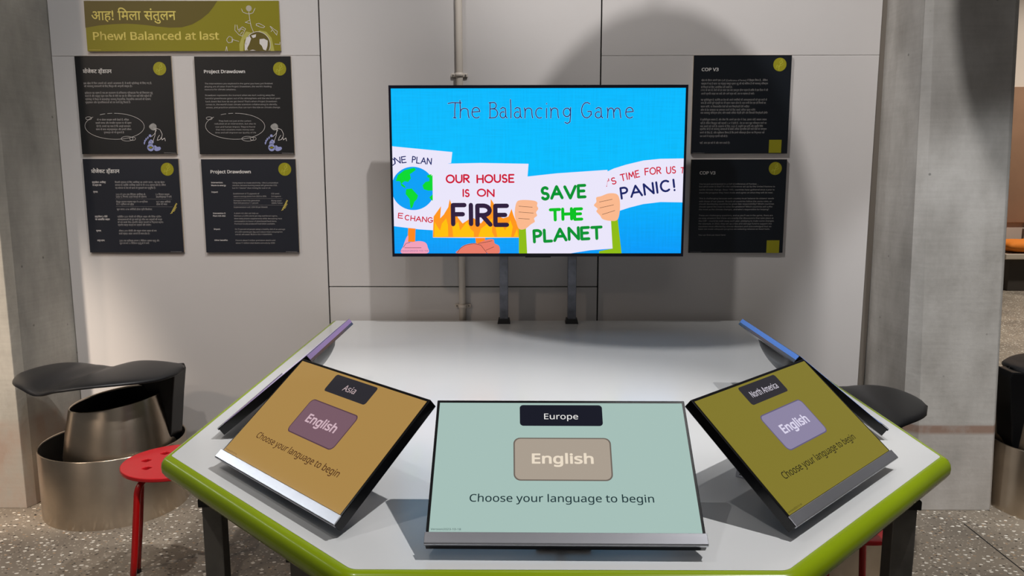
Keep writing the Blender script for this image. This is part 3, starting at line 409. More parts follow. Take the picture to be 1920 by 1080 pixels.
# ================================================================ SCULPTURAL SEATS (steel drum, black saddle)
def seat_sculpture(label, loc, rz, mirror=1, srot=0., sx=0., sy=-.1, wide=1.):
    t = thing('drum_seat', label, 'seat', (loc[0], loc[1], ZF), rz, 'black saddle seats on steel drums')
    R = .287
    MB().lathe([(R, 0), (R, .284), (R-.0015, .287), (R-.005, .287), (R-.006, .284), (R-.006, .004)], n=96).build('outer_drum', M['steel'], t, fix=False)
    MB().lathe([(R-.0065, .004), (R-.0065, .280)], n=96).add([((R-.01)*math.cos(2*PI*k/48), (R-.01)*math.sin(2*PI*k/48), .03) for k in range(48)], [tuple(range(48))]).build('drum_lining', M['inner'], t, fix=False)
    tl = lambda x, y, z: (.13*x*mirror+.03*y)*max(0, (z-.2)/.28)
    MB().lathe([(.222, .03), (.218, .26), (.205, .36), (.184, .474), (.182, .478), (.178, .474), (.2, .36), (.21, .2)], .045*mirror, -.03, n=80, tilt=tl).build('inner_drum', M['steel'], t, fix=False)
    MB().lathe([(.2095, .04), (.1995, .36), (.1775, .470)], .045*mirror, -.03, n=80, tilt=tl).build('inner_lining', M['inner'], t, fix=False)
    # saddle: two lobes with a valley, thin rounded rim
    sb = MB(); ns, nt_ = 48, 20
    def surf(u, v, side):
        x = u*.322; hd = .215*wide*(max(0, 1-abs(u)**2.6))**.5
        y = v*hd-.055*(1-u*u)
        e = (1-abs(v)**8)*(1-abs(u)**14); th = .010*max(0, e)**.5
        q = u*mirror+.22-.30*v; w = u*mirror
        z = .600-.022*math.exp(-(q/.17)**2)+.016*math.sin(PI*min(1, max(0, (w+1)/.8)))*(.6+.4*v)+.010*math.sin(PI*min(1, max(0, w+.22)))-.010*v*v+side*th
        return (x, y, z)
    for side in (1, -1):
        vs = [surf(-1+2*i/ns, -1+2*j/nt_, side) for j in range(nt_+1) for i in range(ns+1)]
        sb.add(vs, [(j*(ns+1)+i, j*(ns+1)+i+1, (j+1)*(ns+1)+i+1, (j+1)*(ns+1)+i) for j in range(nt_) for i in range(ns)], True)
    ca, sa = math.cos(srot), math.sin(srot)
    sb.v = [(x*ca-y*sa+sx, x*sa+y*ca+sy, z) for x, y, z in sb.v]
    sb.build('saddle', M['seat'], t)
    poly = [(-.06, .590), (.10, .588), (.285, .598), (.292, .575), (.278, .47), (.262, .32), (.225, .10), (.19, .03), (.222, .3), (.205, .44), (.16, .53)]
    if mirror < 0: poly = [(-x, z) for x, z in poly][::-1]
    cut = [poly[0], poly[1], poly[2], poly[3], poly[4], poly[5], poly[6], poly[7], poly[8], poly[9], poly[10]]
    MB().prism(cut, lambda x, z: (x, -.06+.1*x*mirror, z), lambda x, z: (x, .06+.1*x*mirror, z)).build('seat_bracket', M['black'], t, bevel=.006)
    return t
seat_sculpture('black saddle seat on a steel drum against the wall left of the table', (-1.825, 2.0), 0, 1, .19, .012, -.075)
seat_sculpture('black saddle seat partly hidden behind the right side of the table', (1.06, 1.62), 0, -1, -.36, -.015, -.05, 1.22)
seat_sculpture('black saddle seat on a steel drum beyond the right column at the photo edge', (2.222, 1.99), PI*.98, 1, 0, -.07, 0)

# ================================================================ RED STOOLS
def stool(label, x, y, rz):
    t = thing('stool', label, 'stool', (x, y, ZF), rz, 'red stools beside the table')
    c = bpy.data.curves.new('stool_seat', 'CURVE'); c.dimensions = '2D'; c.fill_mode = 'BOTH'; c.extrude = .004; c.bevel_depth = .003; c.bevel_resolution = 2; c.resolution_u = 1
    def circ(cx, cy, r, n, clover=0):
        sp = c.splines.new('POLY'); sp.points.add(n-1); sp.use_cyclic_u = True
        for k in range(n):
            a = 2*PI*k/n; rr = r*(1+clover*math.cos(4*a)); sp.points[k].co = (cx+rr*math.cos(a), cy+rr*math.sin(a), 0, 1)
    circ(0, 0, .158, 72)
    for k in range(7): a = 2*PI*k/7+.3; circ(.088*math.cos(a), .088*math.sin(a), .017, 24, .12)
    o = bpy.data.objects.new('tmp', c); C.objects.link(o); bpy.context.view_layer.update()
    me = bpy.data.meshes.new_from_object(o.evaluated_get(bpy.context.evaluated_depsgraph_get())); bpy.data.objects.remove(o)
    for v in me.vertices: v.co.z += .443
    me.materials.clear(); me.materials.append(M['red']); so = bpy.data.objects.new('seat', me); C.objects.link(so); so.parent = t
    MB().lathe([(.0, .418), (.03, .418), (.034, .424), (.034, .438), (0, .438)], n=24).build('seat_hub', M['redleg'], t)
    for k in range(4):
        a = PI/4+k*PI/2; d = Vector((math.cos(a), math.sin(a), 0)); P = [d*.02+Vector((0, 0, .428)), d*.10+Vector((0, 0, .428))]
        for j in range(1, 9):
            q = j/8*PI/2*.96; P.append(d*(.10+.05*math.sin(q))+Vector((0, 0, .378+.05*math.cos(q))))
        P += [d*.176+Vector((0, 0, .19)), d*.206+Vector((0, 0, .006))]
        g = MB().tube(P, .0105, 12).build('leg', M['redleg'], t)
        MB().tube([P[-1]+Vector((0, 0, .02)), P[-1]-Vector((0, 0, .006))], .0122, 12).build('foot_cap', M['blackmetal'], g)
stool('round red perforated stool by the left corner of the table', -1.262, 1.318, math.radians(157-45))
stool('round red stool half hidden behind the right front table leg', .845, .905, math.radians(4))

# ================================================================ TABLE
t = thing('table', 'white six-sided table with lime green edge carrying five tilted monitors', 'table', (0, 0, ZF))
O6 = [(-.374, .037), (.362, .037), (.902, .567), (.902, 2.256), (-.914, 2.256), (-.914, .567)]  # ccw, white surface
def rounded(P, rads, n=6):
    out = []
    for i, p in enumerate(P):
        p = Vector(p); a = (Vector(P[i-1])-p).normalized(); b = (Vector(P[(i+1) % len(P)])-p).normalized(); r = rads[i]
        if r < .001: out.append(tuple(p)); continue
        half = a.angle(b)/2; dd = r/math.tan(half); c = p+(a+b).normalized()*(r/math.sin(half)); s0 = p+a*dd-c; s1 = p+b*dd-c
        a0 = math.atan2(s0.y, s0.x); a1 = math.atan2(s1.y, s1.x)
        while a1 < a0: a1 += 2*PI
        if a1-a0 > PI: a1 -= 2*PI
        for k in range(n+1): q = a0+(a1-a0)*k/n; out.append((c.x+r*math.cos(q), c.y+r*math.sin(q)))
    return out
def offset(P, d):
    n = len(P); out = []
    for i in range(n):
        p = Vector(P[i]); a = (p-Vector(P[i-1])).normalized(); b = (Vector(P[(i+1) % n])-p).normalized()
        na = Vector((a.y, -a.x)); nb = Vector((b.y, -b.x)); m_ = (na+nb); m_ = m_/max(.2, m_.dot(na)); out.append(tuple(p+m_*d))
    return out
RA = [.03, .03, .018, .002, .002, .018]
top2 = rounded(O6, RA)
MB().prism(top2, lambda x, y: (x, y, .75-.024), lambda x, y: (x, y, .75)).build('tabletop', M['white'], t)
# edge band: open strip along five sides, profile (out, z)
prof = [(0, .7495), (.004, .7497), (.012, .7475), (.019, .742), (.0235, .734), (.025, .724), (.024, .714), (.018, .704), (.010, .698), (0, .697)]
def rail_pts(d):
    O = offset(O6, d); O[3] = (O[3][0], 2.256); O[4] = (O[4][0], 2.256)
    r = [RA[0]+d*.9, RA[1]+d*.9, RA[2]+d*.9, 0, 0, RA[5]+d*.9]; out = rounded(O, r)
    i3 = min(range(len(out)), key=lambda i: (Vector(out[i])-Vector(O[4])).length); return out[i3:]+out[:i3]
rings = [rail_pts(d) for d, z in prof]; n = len(rings[0]); bd = MB()
vs = [(x, y, z) for (d, z), R_ in zip(prof, rings) for x, y in R_]
bd.add(vs, [(j*n+i, j*n+i+1, (j+1)*n+i+1, (j+1)*n+i) for j in range(len(prof)-1) for i in range(n-1)], True)
bd.build('edge_band', M['green'], t)
MB().prism(rounded(offset(O6, -.002), RA), lambda x, y: (x, y, .699), lambda x, y: (x, y, .7255)).build('underside_board', M['under'], t)
def legpost(x, y, rz, wx, wy, plate=True):
    c, s = math.cos(rz), math.sin(rz)
    R2 = lambda a, b: (x+a*c-b*s, y+a*s+b*c)
    q = [R2(-wx/2, -wy/2), R2(wx/2, -wy/2), R2(wx/2, wy/2), R2(-wx/2, wy/2)]
    g = MB().hexa([(*p, 0) for p in q]+[(*p, .685) for p in q]).build('leg', M['leg'], t, bevel=.003)
    q = [R2(-wx/2-.006, -wy/2-.006), R2(wx/2+.006, -wy/2-.006), R2(wx/2+.006, wy/2+.006), R2(-wx/2-.006, wy/2+.006)]
    if plate: MB().hexa([(*p, .678) for p in q]+[(*p, .699) for p in q]).build('mounting_plate', M['blackmetal'], g, bevel=.002)
legpost(-.778, .470, .10, .042, .050); legpost(.765, .465, -.10, .050, .055)
legpost(-.512, .225, .05, .036, .05); legpost(-.80, 2.12, 0, .05, .05); legpost(.79, 2.12, 0, .05, .05)
MB().box(-.50, -.46, .26, .9, .60, .66).build('cross_rail', M['blackmetal'], t, bevel=.003)

# ================================================================ MONITORS
TL = 0.8830; ST, CT = math.sin(TL), math.cos(TL); AW, AH, Z0 = .4766, .4766*9/16, .042
def MP(a, b, c): return (a, b*ST-c*CT, Z0+b*CT+c*ST)   # a across, b up the slope from the lower edge of the picture, c out of the face
DM = DATA['mon']
def monitor(name_, place, pos, phi, scr, pill, pilltxt, btn, btnedge, btntxt, txt, strip=None, show=True, label=''):
    t = thing('monitor', label, 'monitor', (pos[0], pos[1], 0), phi, 'tilted touch monitors on the table')
    hw = AW/2+.0055
    def slab(a0, a1, b0, b1, c0, c1): return MB().hexa([MP(a0, b0, c0), MP(a1, b0, c0), MP(a1, b0, c1), MP(a0, b0, c1), MP(a0, b1, c0), MP(a1, b1, c0), MP(a1, b1, c1), MP(a0, b1, c1)])
    slab(-hw, hw, -.0216, AH+.0062, -.0215, 0).build('housing', M['bezel'], t, bevel=.0012)
    dsp = MB().add([MP(-AW/2, 0, .0006), MP(AW/2, 0, .0006), MP(AW/2, AH, .0006), MP(-AW/2, AH, .0006)], [(0, 1, 2, 3)]).build('display', scr, t, fix=False)
    F = lambda x, y, h: MP(x/1000, y/1000+AH/2, h)
    if show:
        Flat().rrect([(-80.7, 129), (80.7, 129), (80, 81.5), (-80, 81.5)], 7).build('name_tag', pill, dsp, F, .0009)
        Flat().rrect([(-92.5, 55.2), (92.5, 55.2), (91, -35.1), (-91, -35.1)], 13).build('button_border', btnedge, dsp, F, .0009)
        Flat().rrect([(-89.7, 52.7), (89.7, 52.7), (88.4, -32.6), (-88.4, -32.6)], 11).build('language_button', btn, dsp, F, .0011)
        wd = {'Europe': 66, 'Asia': 46, 'North America': 114}[name_]
        Flat().text(name_, -wd/2, 96.5, wd, 15.8 if name_ == 'Europe' else 19, .004, 4).build('place_name', pilltxt, dsp, F, .0012, 'white place name on the dark tag')
        Flat().text('English', -57.5, .5, 115, 24.8, .024, 4).build('button_lettering', btntxt, dsp, F, .0014)
        Flat().text('Choose your language to begin', -170, -76.9, 331, 18.2, .006, 4).build('caption', txt, dsp, F, .0010)
        Flat().text('Version2023-10-18', -235.4, -131, 53, 4.4, 0, 2).build('version_text', txt, dsp, F, .0010)
    # bent steel rail that holds the lower edge
    pr = [(-.0012, .0008), (-.0012, .0034), (-.0205, .0034), (-.0228, .0026), (-.0236, .0010), (-.0236, -.0035), (-.0222, -.0035), (-.0218, .0008)]
    lw = .2452
    rl = MB(); k = len(pr)
    rl.add([MP(-lw, b, c) for b, c in pr]+[MP(lw, b, c) for b, c in pr], [tuple(range(k)), tuple(range(2*k-1, k-1, -1))]+[(i, k+i, k+(i+1) % k, (i+1) % k) for i in range(k)])
    rl.build('steel_rail', M['rail'], t, bevel=.0005, seg=1)
    # stand: steel channel from the table up to the back
    sw = .05 if show else .075; L_ = .165 if show else .25
    sp = [(0.0, 0.0), (L_, 0.0), (L_, .006), (L_-.007, .046), (L_-.013, .046), (L_-.009, .006), (.012, .006), (.0, .022)]
    MB().prism([(.02+a, z) for a, z in sp], lambda y, z: (-sw, y+.03, z), lambda y, z: (sw, y+.03, z)).build('stand_channel', M['rail'], t, bevel=.0006, seg=1)
    MB().prism([(.105, .004), (.165, .004), (.175, .100), (.120, .065)], lambda y, z: (-.006, y, z), lambda y, z: (.006, y, z)).build('stand_arm', M['blackmetal'], t, bevel=.001)
    # rounded electronics hump on the back
    hb_ = MB(); nu, nv = 28, 14; vs = []
    for j in range(nv+1):
        for i in range(nu+1):
            u, v = i/nu*2-1, j/nv*2-1; h = max(0, (1-u**4)*(1-v**2))**.5
            vs.append(MP(u*.135, AH*.58+v*.085, -.0195-.036*h))
    hb_.add(vs, [(j*(nu+1)+i, j*(nu+1)+i+1, (j+1)*(nu+1)+i+1, (j+1)*(nu+1)+i) for j in range(nv) for i in range(nu)], True)
    hb_.build('back_cover', M['black'], t)
    if strip: slab(-hw+.0005, hw-.0005, AH+.0062, AH+.0070, -.0135, -.0012).build('top_strip', strip, t, label='coloured strip along the top edge')
    return t
S = screen_mat
monitor('Europe', 'front', (-.0095, .087), -.008, S('europe_screen', (164, 190, 183)), S('europe_tag', (18, 20, 34)), S('europe_tag_text', (228, 226, 224)),
        S('europe_button', (168, 156, 142)), S('europe_button_edge', (108, 98, 90)), S('europe_button_text', (232, 218, 198)), S('europe_text', (26, 50, 54)), label='pale green monitor at the front centre of the table reading Europe')
monitor('Asia', 'left', (-.588, .324), -.778, S('asia_screen', (168, 132, 72)), S('asia_tag', (40, 38, 44)), S('asia_tag_text', (190, 168, 170)),
        S('asia_button', (118, 88, 100)), S('asia_button_edge', (84, 58, 68)), S('asia_button_text', (206, 176, 186)), S('asia_text', (72, 40, 20)), label='golden brown monitor on the left front corner of the table reading Asia')
monitor('North America', 'right', (.573, .325), .780, S('america_screen', (128, 118, 40)), S('america_tag', (42, 40, 46)), S('america_tag_text', (206, 200, 212)),
        S('america_button', (138, 130, 160)), S('america_button_edge', (96, 88, 120)), S('america_button_text', (216, 210, 232)), S('america_text', (34, 30, 14)), label='olive green monitor on the right front corner of the table reading North America')
purple = mat('purple_strip', lin(120, 98, 142), .5); blue = mat('blue_strip', lin(76, 122, 204), .5)
monitor('side', 'l', (-.826, .922), -PI/2, S('violet_screen', (104, 84, 130)), *[None]*6, strip=purple, show=False, label='monitor with a violet top edge turned away along the left table side')
monitor('side', 'r', (.812, .922), PI/2, S('blue_screen', (70, 110, 190)), *[None]*6, strip=blue, show=False, label='monitor with a blue top edge turned away along the right table side')

# ================================================================ TELEVISION
TX, TY, TW = -.009, 2.082, 1.21; TH = TW*9/16; TZ = .323+TH/2
tv = thing('television', 'large flat television on two posts showing cartoon protest placards', 'television', (TX, TY, TZ))
x1, z1 = .6135, .3525; xa, za = TW/2, TH/2
fr = MB()
fr.box(-x1, x1, -.006, .026, za-.0005, z1-.0005).box(-x1, x1, -.006, .026, -z1-.0005, -za+.0005).box(-x1, -xa+.0005, -.006, .026, -za, za).box(xa-.0005, x1, -.006, .026, -za, za)
fr.build('bezel', mat('tv_bezel', lin(14, 14, 34), .3), tv)
MB().box(-x1+.002, x1-.002, .004, .022, -z1+.003, z1-.003).build('back_panel', M['black'], tv, bevel=.003)
MB().box(-.42, .42, .022, .062, -.30, .12).build('back_housing', M['black'], tv, bevel=.012)
MB().box(-.052, .056, -.004, .02, -z1-.0045, -z1).build('sensor_bump', M['bezel'], tv, bevel=.001)
MB().box(-.19, .19, .062, .074, -.15, -.09).build('mount_bar', M['blackmetal'], tv, bevel=.002)
D = DATA['tv']
def gradient_screen():
    m = bpy.data.materials.new('tv_sky_picture'); m.use_nodes = True; nt = m.node_tree; b = nt.nodes['Principled BSDF']; N = nt.nodes.new; L = nt.links.new
    b.inputs['Base Color'].default_value = (.004, .004, .004, 1); b.inputs['Roughness'].default_value = .25
    tc = N('ShaderNodeTexCoord'); sp = N('ShaderNodeSeparateXYZ'); L(tc.outputs['Object'], sp.inputs[0])
    mr = N('ShaderNodeMapRange'); mr.inputs[1].default_value = -.34; mr.inputs[2].default_value = .34; L(sp.outputs[2], mr.inputs[0])
    cr = N('ShaderNodeValToRGB'); cr.color_ramp.elements[0].color = lin(0, 156, 250); cr.color_ramp.elements[1].color = lin(0, 186, 255); e = cr.color_ramp.elements.new(.55); e.color = lin(0, 190, 255); L(mr.outputs[0], cr.inputs[0])
    last = cr.outputs[0]
    for sc in ((160, 1, 6), (8, 1, 160)):   # woven cloth look of the picture's background
        mp = N('ShaderNodeMapping'); mp.inputs['Scale'].default_value = sc; L(tc.outputs['Object'], mp.inputs[0]); n = N('ShaderNodeTexNoise'); n.inputs['Scale'].default_value = 1.; n.inputs['Detail'].default_value = 3; L(mp.outputs[0], n.inputs['Vector'])
        r = N('ShaderNodeMapRange'); r.inputs[1].default_value = .3; r.inputs[2].default_value = .7; r.inputs[3].default_value = .9; r.inputs[4].default_value = 1.06; L(n.outputs['Fac'], r.inputs[0])
        mx = N('ShaderNodeMix'); mx.data_type = 'RGBA'; mx.blend_type = 'MULTIPLY'; mx.inputs[0].default_value = .55; L(last, mx.inputs[6]); L(r.outputs[0], mx.inputs[7]); last = mx.outputs[2]
    L(last, b.inputs['Emission Color']); b.inputs['Emission Strength'].default_value = 1.0; return m
scr = MB().add([(-xa, 0, -za), (xa, 0, -za), (xa, 0, za), (-xa, 0, za)], [(0, 1, 2, 3)]).build('screen', gradient_screen(), tv, fix=False)
def clip(P):  # keep the picture inside the panel
    return [(max(-604.5, min(604.5, x)), max(-339.8, min(339.8, y))) for x, y in P]
FT = lambda x, y, h: (x/1000, -h, y/1000)
col = dict(white=(234, 230, 250), navy=(24, 34, 100), red=(206, 16, 50), ink=(46, 28, 60), green=(0, 146, 48), lime=(0, 192, 32), globe=(0, 160, 246), land=(0, 216, 50), flame=(255, 150, 26), flamein=(255, 192, 0),
           skin=(250, 184, 142), pink=(242, 160, 186), redskin=(232, 124, 104), sleeve=(142, 188, 14), stick=(255, 136, 24), halo=(180, 226, 255), line=(70, 50, 40))
E_ = {k: screen_mat('picture_'+k, c, .25) for k, c in col.items()}
def pic(name, key, h, polys, smooth=False):
    f = Flat()
    for P in polys: (f.smooth if smooth else f.poly)(clip(P))
    f.v = clip(f.v)
    return f.build(name, E_[key], scr, FT, h)
pic('placard', 'white', .0006, [D['s1']]); pic('banner', 'white', .0006, [D['s4']])
(gx, gy), (gx2, _), (_, gy3) = D['globe']
f = Flat().ell(gx, gy, gx2-gx, gy3-gy, 48); f.v = clip(f.v); f.build('globe_picture', E_['globe'], scr, FT, .0009)
pic('continents', 'land', .0012, D['land'])
pic('placard', 'white', .0018, [D['s2']])
pic('flames', 'flame', .0021, D['fo']); pic('inner_flames', 'flamein', .0024, D['fi'])
pic('placard_stick', 'stick', .0010, [D['stick1']]); pic('placard_stick', 'stick', .0010, [D['stick2']])
pic('hand_picture', 'pink', .0013, [D['hand1'], D['hand1b']], True)
pic('hand_picture', 'redskin', .0022, [D['hand2'], D['hand2b']], True)
pic('placard', 'white', .0027, [D['s3']])
pic('sleeve_picture', 'sleeve', .0030, [D['arm1']]); pic('sleeve_picture', 'sleeve', .0024, [D['arm2']])
pic('hand_picture', 'skin', .0033, [D['handL']], True); pic('hand_picture', 'skin', .0033, [D['handR']], True)
for P in D['fing']:
    f = Flat().line(clip(P), 1.6); f.v = clip(f.v); f.build('finger_line', E_['line'], scr, FT, .0036)
for wv in D['words']:
    s, a0, b0, a1, b1, h, k, ww = wv
    f = word(Flat(), s, (a0, b0), (a1, b1), h, ww*1000)
    if s == 'NE': f.line([(-603, b0+22), (-594, b0+15), (-593, b0+4), (-603, b0-4)], 4)
    for hit, strokes in (("'S", [[(a0-9, b0-2), (a0-5, b0+20)]]), ('US', [[(a1+19, b1+23), (a1+29, b1+24)], [(a1+27, b1+23), (a1+25, b1+1)]])):
        if s == hit:   # letters cut off by the next placard or the screen edge
            e = Flat()
            for q in strokes: e.line(q, 4.)
            e.v = clip(e.v); e.build('cut_letter', E_[k], scr, FT, .0027)
    f.v = clip(f.v)
    f.build('lettering', E_[k], scr, FT, .0030 if k in ('green', 'lime') else .0027, {'navy': 'dark blue lettering', 'red': 'red lettering', 'ink': 'black lettering', 'green': 'dark green lettering', 'lime': 'bright green lettering'}[k])
for key, wd, h, nm in (('halo', 5.4, .0006, 'title_outline'), ('navy', 4.0, .0010, 'title_lettering')):
    for i0, i1 in ((0, 3), (3, 12), (12, 16)):
        f = Flat()
        for ch, x, y, wch in D['title'][i0:i1]:
            for P in g_[ch]: f.line([(x+px*wch, y+py*D['th']) for px, py in P], wd)
        f.build(nm, E_[key], scr, FT, h)
Flat().text('Version2023-10-18', D['ver'][0], D['ver'][1], D['ver'][2], 7.5, 0, 2).build('version_text', screen_mat('picture_version', (90, 96, 150), .25), scr, FT, .0036)

for x, lb in ((-.154, 'left of the two zinc posts holding the television'), (.146, 'right of the two zinc posts holding the television')):
    p = thing('support_post', lb, 'post', (x, 2.205, 0), 0)
    q = MB().box(-.0185, .0185, -.018, .018, .004, .62).build('post', M['pole'], p, bevel=.002)
    MB().hexa([(-.0285, -.028, 0), (.0285, -.028, 0), (.0285, .028, 0), (-.0285, .028, 0), (-.024, -.023, .022), (.024, -.023, .022), (.024, .023, .022), (-.024, .023, .022)]).build('foot_plate', M['blackmetal'], p, bevel=.0015)
    MB().box(-.014, .014, -.049, -.017, .52, .60).build('mount_bracket', M['blackmetal'], p, bevel=.001)

# ================================================================ CONDUIT
t = thing('wall_conduit', 'vertical cream conduit pipe on the wall behind the television', 'pipe', (-.345, 2.284, 0))
MB().tube([(.003, 0, ZF), (-.004, 0, 3.1)], .0148, 20).build('pipe', M['cream'], t)
for z, dx in ((1.08, -.002), (.062, .003)):
    g = MB().tube([(dx, 0, z-.009), (dx, 0, z+.009)], .0178, 20).build('pipe_clamp', M['cream'], t)
    for s in (-1, 1):
        MB().box(dx+s*.026-.010, dx+s*.026+.010, .006, .0155, z-.008, z+.008).build('clamp_ear', M['cream'], g, bevel=.003)
        MB().tube([(dx+s*.027, .006, z), (dx+s*.027, .003, z)], .0035, 10).build('clamp_screw', M['leg'], g)

# ================================================================ POSTERS
def poster(key, label, face, group):
    d = DATA[key]; cx, cz, pw, ph = d['g']
    t = thing('poster', label, 'poster', (cx, YW, cz), 0, group)
    MB().box(-pw/2, pw/2, -.012, -.0105, -ph/2, ph/2).build('printed_face', face, t)
    MB().box(-pw/2, pw/2, -.0105, 0, -ph/2, ph/2).build('backing_board', M['boardedge'], t)
    return t, d
FP = lambda x, y, h: (x/1000, -.012-h, y/1000)
def hindi_title(f, x, y, wd):
    """project drawdown in Devanagari; the two joined consonants are finished with short strokes"""
    f.text('पोजेकट डॉडाउन', x, y, wd, wd/125*16.5, .014, 3)
    k = wd/125
    f.line([(x+1.5*k, y+1.5*k), (x+6*k, y+6*k)], 1.5*k); f.line([(x+74*k, y-4.6*k), (x+77*k, y-1.*k), (x+80*k, y-4.6*k)], 1.3*k)
def badge(t, c):
    bd = Flat().ell(c[0], c[1], 28.5, 28.5).build('badge', M['badge'], t, FP, .0003)
    f = Flat(); x, y = c
    f.line([(x-4, y-24), (x-2, y-8), (x+2, y+2)], 1.6); f.line([(x+2, y+2), (x-2, y+10), (x+8, y+22), (x+12, y+8), (x+2, y+2)], 1.3); f.line([(x+4, y+4), (x+9, y+16)], 1)
    f.line([(x-2, y-8), (x-12, y-2), (x-16, y-12), (x-2, y-9)], 1.2); f.line([(x-1, y-6), (x+8, y-4), (x+15, y+2)], 1.2)
    f.build('leaf_print', M['badgeln'], bd, FP, .0006)
def footprint(t, c):
    x, y = c; f = Flat()
    f.ell(x-17, y-33, 16, 17, 24); f.smooth([(x-8, y-18), (x-2, y-8), (x-14, y+2), (x-26, y-12), (x-22, y-26)], 5)
    f.smooth([(x-2, y-26), (x+5, y-24), (x+12, y-30), (x+24, y-30), (x+28, y-38), (x+20, y-46), (x+4, y-48), (x-4, y-38)], 5)
    f.ell(x-16, y+18, 6, 6, 16)
    for i, (dx, dy) in enumerate(((-26, 9), (-34, 3), (-40, -5), (-43, -14))): f.smooth([(x+dx-3, y+dy+4), (x+dx+3, y+dy+5), (x+dx+1, y+dy-5), (x+dx-3, y+dy-4)], 3)
    o = f.build('footprint_print', M['lilac'], t, FP, .0003)
    f = Flat(); f.ring(x-17, y-33, 16, 17, 1.6); f.line([(x-29, y-33), (x-17, y-27), (x-6, y-33), (x-17, y-39), (x-29, y-33)], 1.5)
    f.line([(x-28, y+8), (x-10, y-10), (x-2, y-20)], 1.2); f.build('wheel_outline', M['board'], o, FP, .0006)
    Flat().smooth([(x-25, y-33), (x-17, y-29), (x-9, y-33), (x-17, y-37)], 4).build('eye_print', M['olive'], o, FP, .0009)
    f = Flat(); f.line([(x+4, y+44), (x+16, y+50), (x+30, y+44), (x+38, y+26), (x+36, y+14), (x+28, y+2), (x+14, y-2), (x+18, y+10), (x+26, y+20)], 1.8); f.line([(x+10, y+46), (x+6, y+20), (x-8, y-14)], 1.8); f.line([(x+14, y+44), (x+4, y+26), (x-10, y+14)], 1.8)
    f.line([(x+28, y+2), (x+34, y+12), (x+36, y), (x+48, y+8), (x+50, y-4)], 2.2)
    f.build('figure_line', M['wprint'], t, FP, .0006)
    Flat().smooth([(x-18, y+56), (x-12, y+66), (x+2, y+72), (x+14, y+64), (x+14, y+50), (x+4, y+42), (x-8, y+44)], 4).build('head_print', M['greyp'], t, FP, .0003)
def fill_poster(key, label, face, group):
    t, d = poster(key, label, face, group)
    f = Flat(); s, x, y, wd = d['title'][0]
    if s == 'T': hindi_title(f, x, y, wd)
    else: f.text(s, x, y, wd, 16.4, .022, 3)
    f.build('poster_title', M['tprint'], t, FP, .0004)
    f = Flat()
    for s, x, y, wd in d['body']:
        f.text(s, x, y-1.2, wd, 7.8, 0., 1)
    for a, b in d.get('rules', []): f.line([a, b], .5, False)
    f.line([d['fr'][0], d['fr'][1]], 1.0, False)
    f.build('body_text', M['gprint'], t, FP, .0004)['kind'] = 'stuff'
    if 'bold' in d:
        f = Flat()
        for s, x, y, wd in d['bold']: f.text(s, x, y-1.2, wd, 7.8, .02, 1)
        f.build('side_headings', M['wprint'], t, FP, .0004)['kind'] = 'stuff'
    badge(t, d['badge'])
    if 'ill' in d:
        f = Flat()
        for i, (c, rx, ry) in enumerate(d['ill'][:4]):
            X = abs(rx[0]-c[0]); Y = abs(ry[1]-c[1])
            if i == 0:
                for a0, a1 in ((-1.0, 1.55), (1.62, 1.78), (1.86, 2.05), (2.35, 5.28-.05)): f.ring(c[0], c[1], X, Y, 1.3 if i == 0 else 1.1, a0 if a0 > -1 else -1.0, a1, 40)
            else: f.ring(c[0], c[1], X, Y, 1.2, n=24)
        f.build('oval_outline', M['wprint'], t, FP, .0004); footprint(t, d['foot'])
    if 'squig' in d:
        a, b = d['squig']; f = Flat(); P = []
        for k in range(15):
            q = k/14; P.append((a[0]+(b[0]-a[0])*q+(4 if k % 2 else -3), a[1]+(b[1]-a[1])*q))
        f.line(P, 2.0); f.line([(p[0]+5, p[1]-2) for p in P[4:12]], 1.2); f.build('doodle_print', M['yellowp'], t, FP, .0005)
    if 'square' in d:
        (xa_, ya_), (xb_, yb_) = d['square']; Flat().poly([(xa_, yb_), (xb_, yb_), (xb_, ya_), (xa_, ya_)]).build('olive_square', M['badge'], t, FP, .0003)
    return t
fill_poster('p1', 'black Hindi poster with an oval of text, upper left of the group', M['board'], 'square posters on the wall')
fill_poster('p2', 'black English poster titled Project Drawdown with an oval of text', M['board'], 'square posters on the wall')
fill_poster('p3', 'dark Hindi poster in columns, lower left of the group', M['boardb'], 'square posters on the wall')
fill_poster('p4', 'dark English poster in columns titled Project Drawdown, below the oval one', M['boardb'], 'square posters on the wall')
fill_poster('c1', 'upper navy poster in Hindi titled COP V3 right of the television', M['boardn'], 'square posters on the wall')
fill_poster('c2', 'lower navy poster in English titled COP V3 right of the television', M['boardn'], 'square posters on the wall')
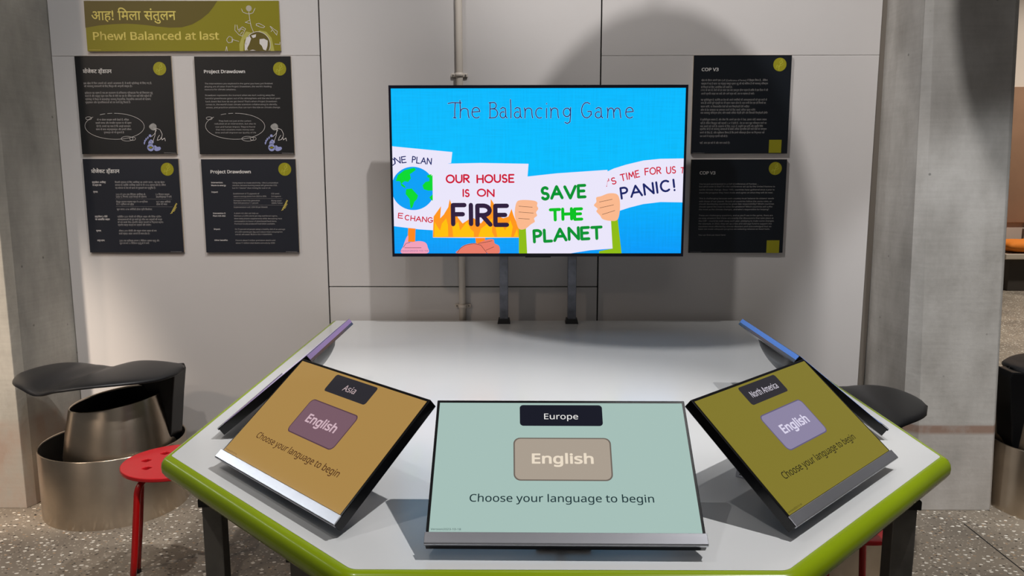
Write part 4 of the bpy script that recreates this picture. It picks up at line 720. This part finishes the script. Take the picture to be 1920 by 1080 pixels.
# banner
d = DATA['ban']; cx, cz, pw, ph = d['g']
t = thing('banner_board', 'long olive green board reading Phew! Balanced at last above the posters', 'sign', (cx, YW, cz))
MB().box(-pw/2, pw/2, -.012, -.0105, -ph/2, ph/2).build('printed_face', M['olive'], t); MB().box(-pw/2, pw/2, -.0105, 0, -ph/2, ph/2).build('backing_board', M['boardedge'], t)
Flat().poly(d['blob']).build('dark_wave_print', M['olivedark'], t, FP, .0002)
f = Flat()
for s, x, y, wd in d['t1']: f.text(s, x, y, wd, 41, .010, 5)
for s, x, y, wd in d['t2']: f.text(s, x, y, wd, 40, .017, 5)
f.line([d['fr'][0], d['fr'][1]], 1.0, False)
f.build('banner_lettering', M['mustard'], t, FP, .0005)
Flat().poly(d['glow']).poly(d['glow2']).build('haze_print', M['olivelt'], t, FP, .0002)
(gx, gy), (gx2, _) = d['globe']; f = Flat(); rg = gx2-gx; ymin = -ph*500+1
a0 = math.asin(max(-1, (ymin-gy)/rg)); Pg = [(gx+rg*math.cos(a0+(PI-2*a0)*k/40), gy+rg*math.sin(a0+(PI-2*a0)*k/40)) for k in range(41)]
Flat().poly(Pg).build('globe_print', M['olivedark'], t, FP, .0004)
f = Flat().line(Pg, 2.2, False)
for grp in ((0, 3), (3, 6), (6, 8), (8, 10), (10, 13), (13, 15)):
    g = Flat()
    for P in d['strokes'][grp[0]:grp[1]]: g.line(P, 1.8, True)
    g.build('line_drawing', M['wprint'], t, FP, .0006)
for P in d['polys']: f.poly([(x, max(y, ymin)) for x, y in P])
f.build('globe_outline', M['wprint'], t, FP, .0006)
Flat().ell(d['head'][0][0], d['head'][0][1], 12.5, 12.5, 20).build('head_print', M['cloud'], t, FP, .0006)

# ================================================================ OCCLUDERS added unseen above the frame, shaped to throw the tall rounded shades on the wall and the right column
def occluder(label, loc, rx, ry, rz):
    t = thing('pendant_shade', label, 'lamp', loc, 0, 'pendant shades above the table')
    mb = MB().lathe([(max(.004, abs(math.cos(-PI/2+PI*k/24))**.85), math.sin(-PI/2+PI*k/24)) for k in range(25)], n=56)
    mb.v = [(x*rx, y*ry, z*rz) for x, y, z in mb.v]; mb.build('shade_shell', M['lamp'], t)
    MB().tube([(0, 0, rz*.98), (0, 0, 2.4)], .005, 8).build('hanging_cord', M['black'], t)
occluder('wide grey pendant shade hanging high above the middle of the table, outside the picture', (.562, 1.20, 2.27), .372, .34, .26)
occluder('small grey pendant shade hanging high near the right column, outside the picture', (1.42, 1.21, 2.32), .20, .20, .19)
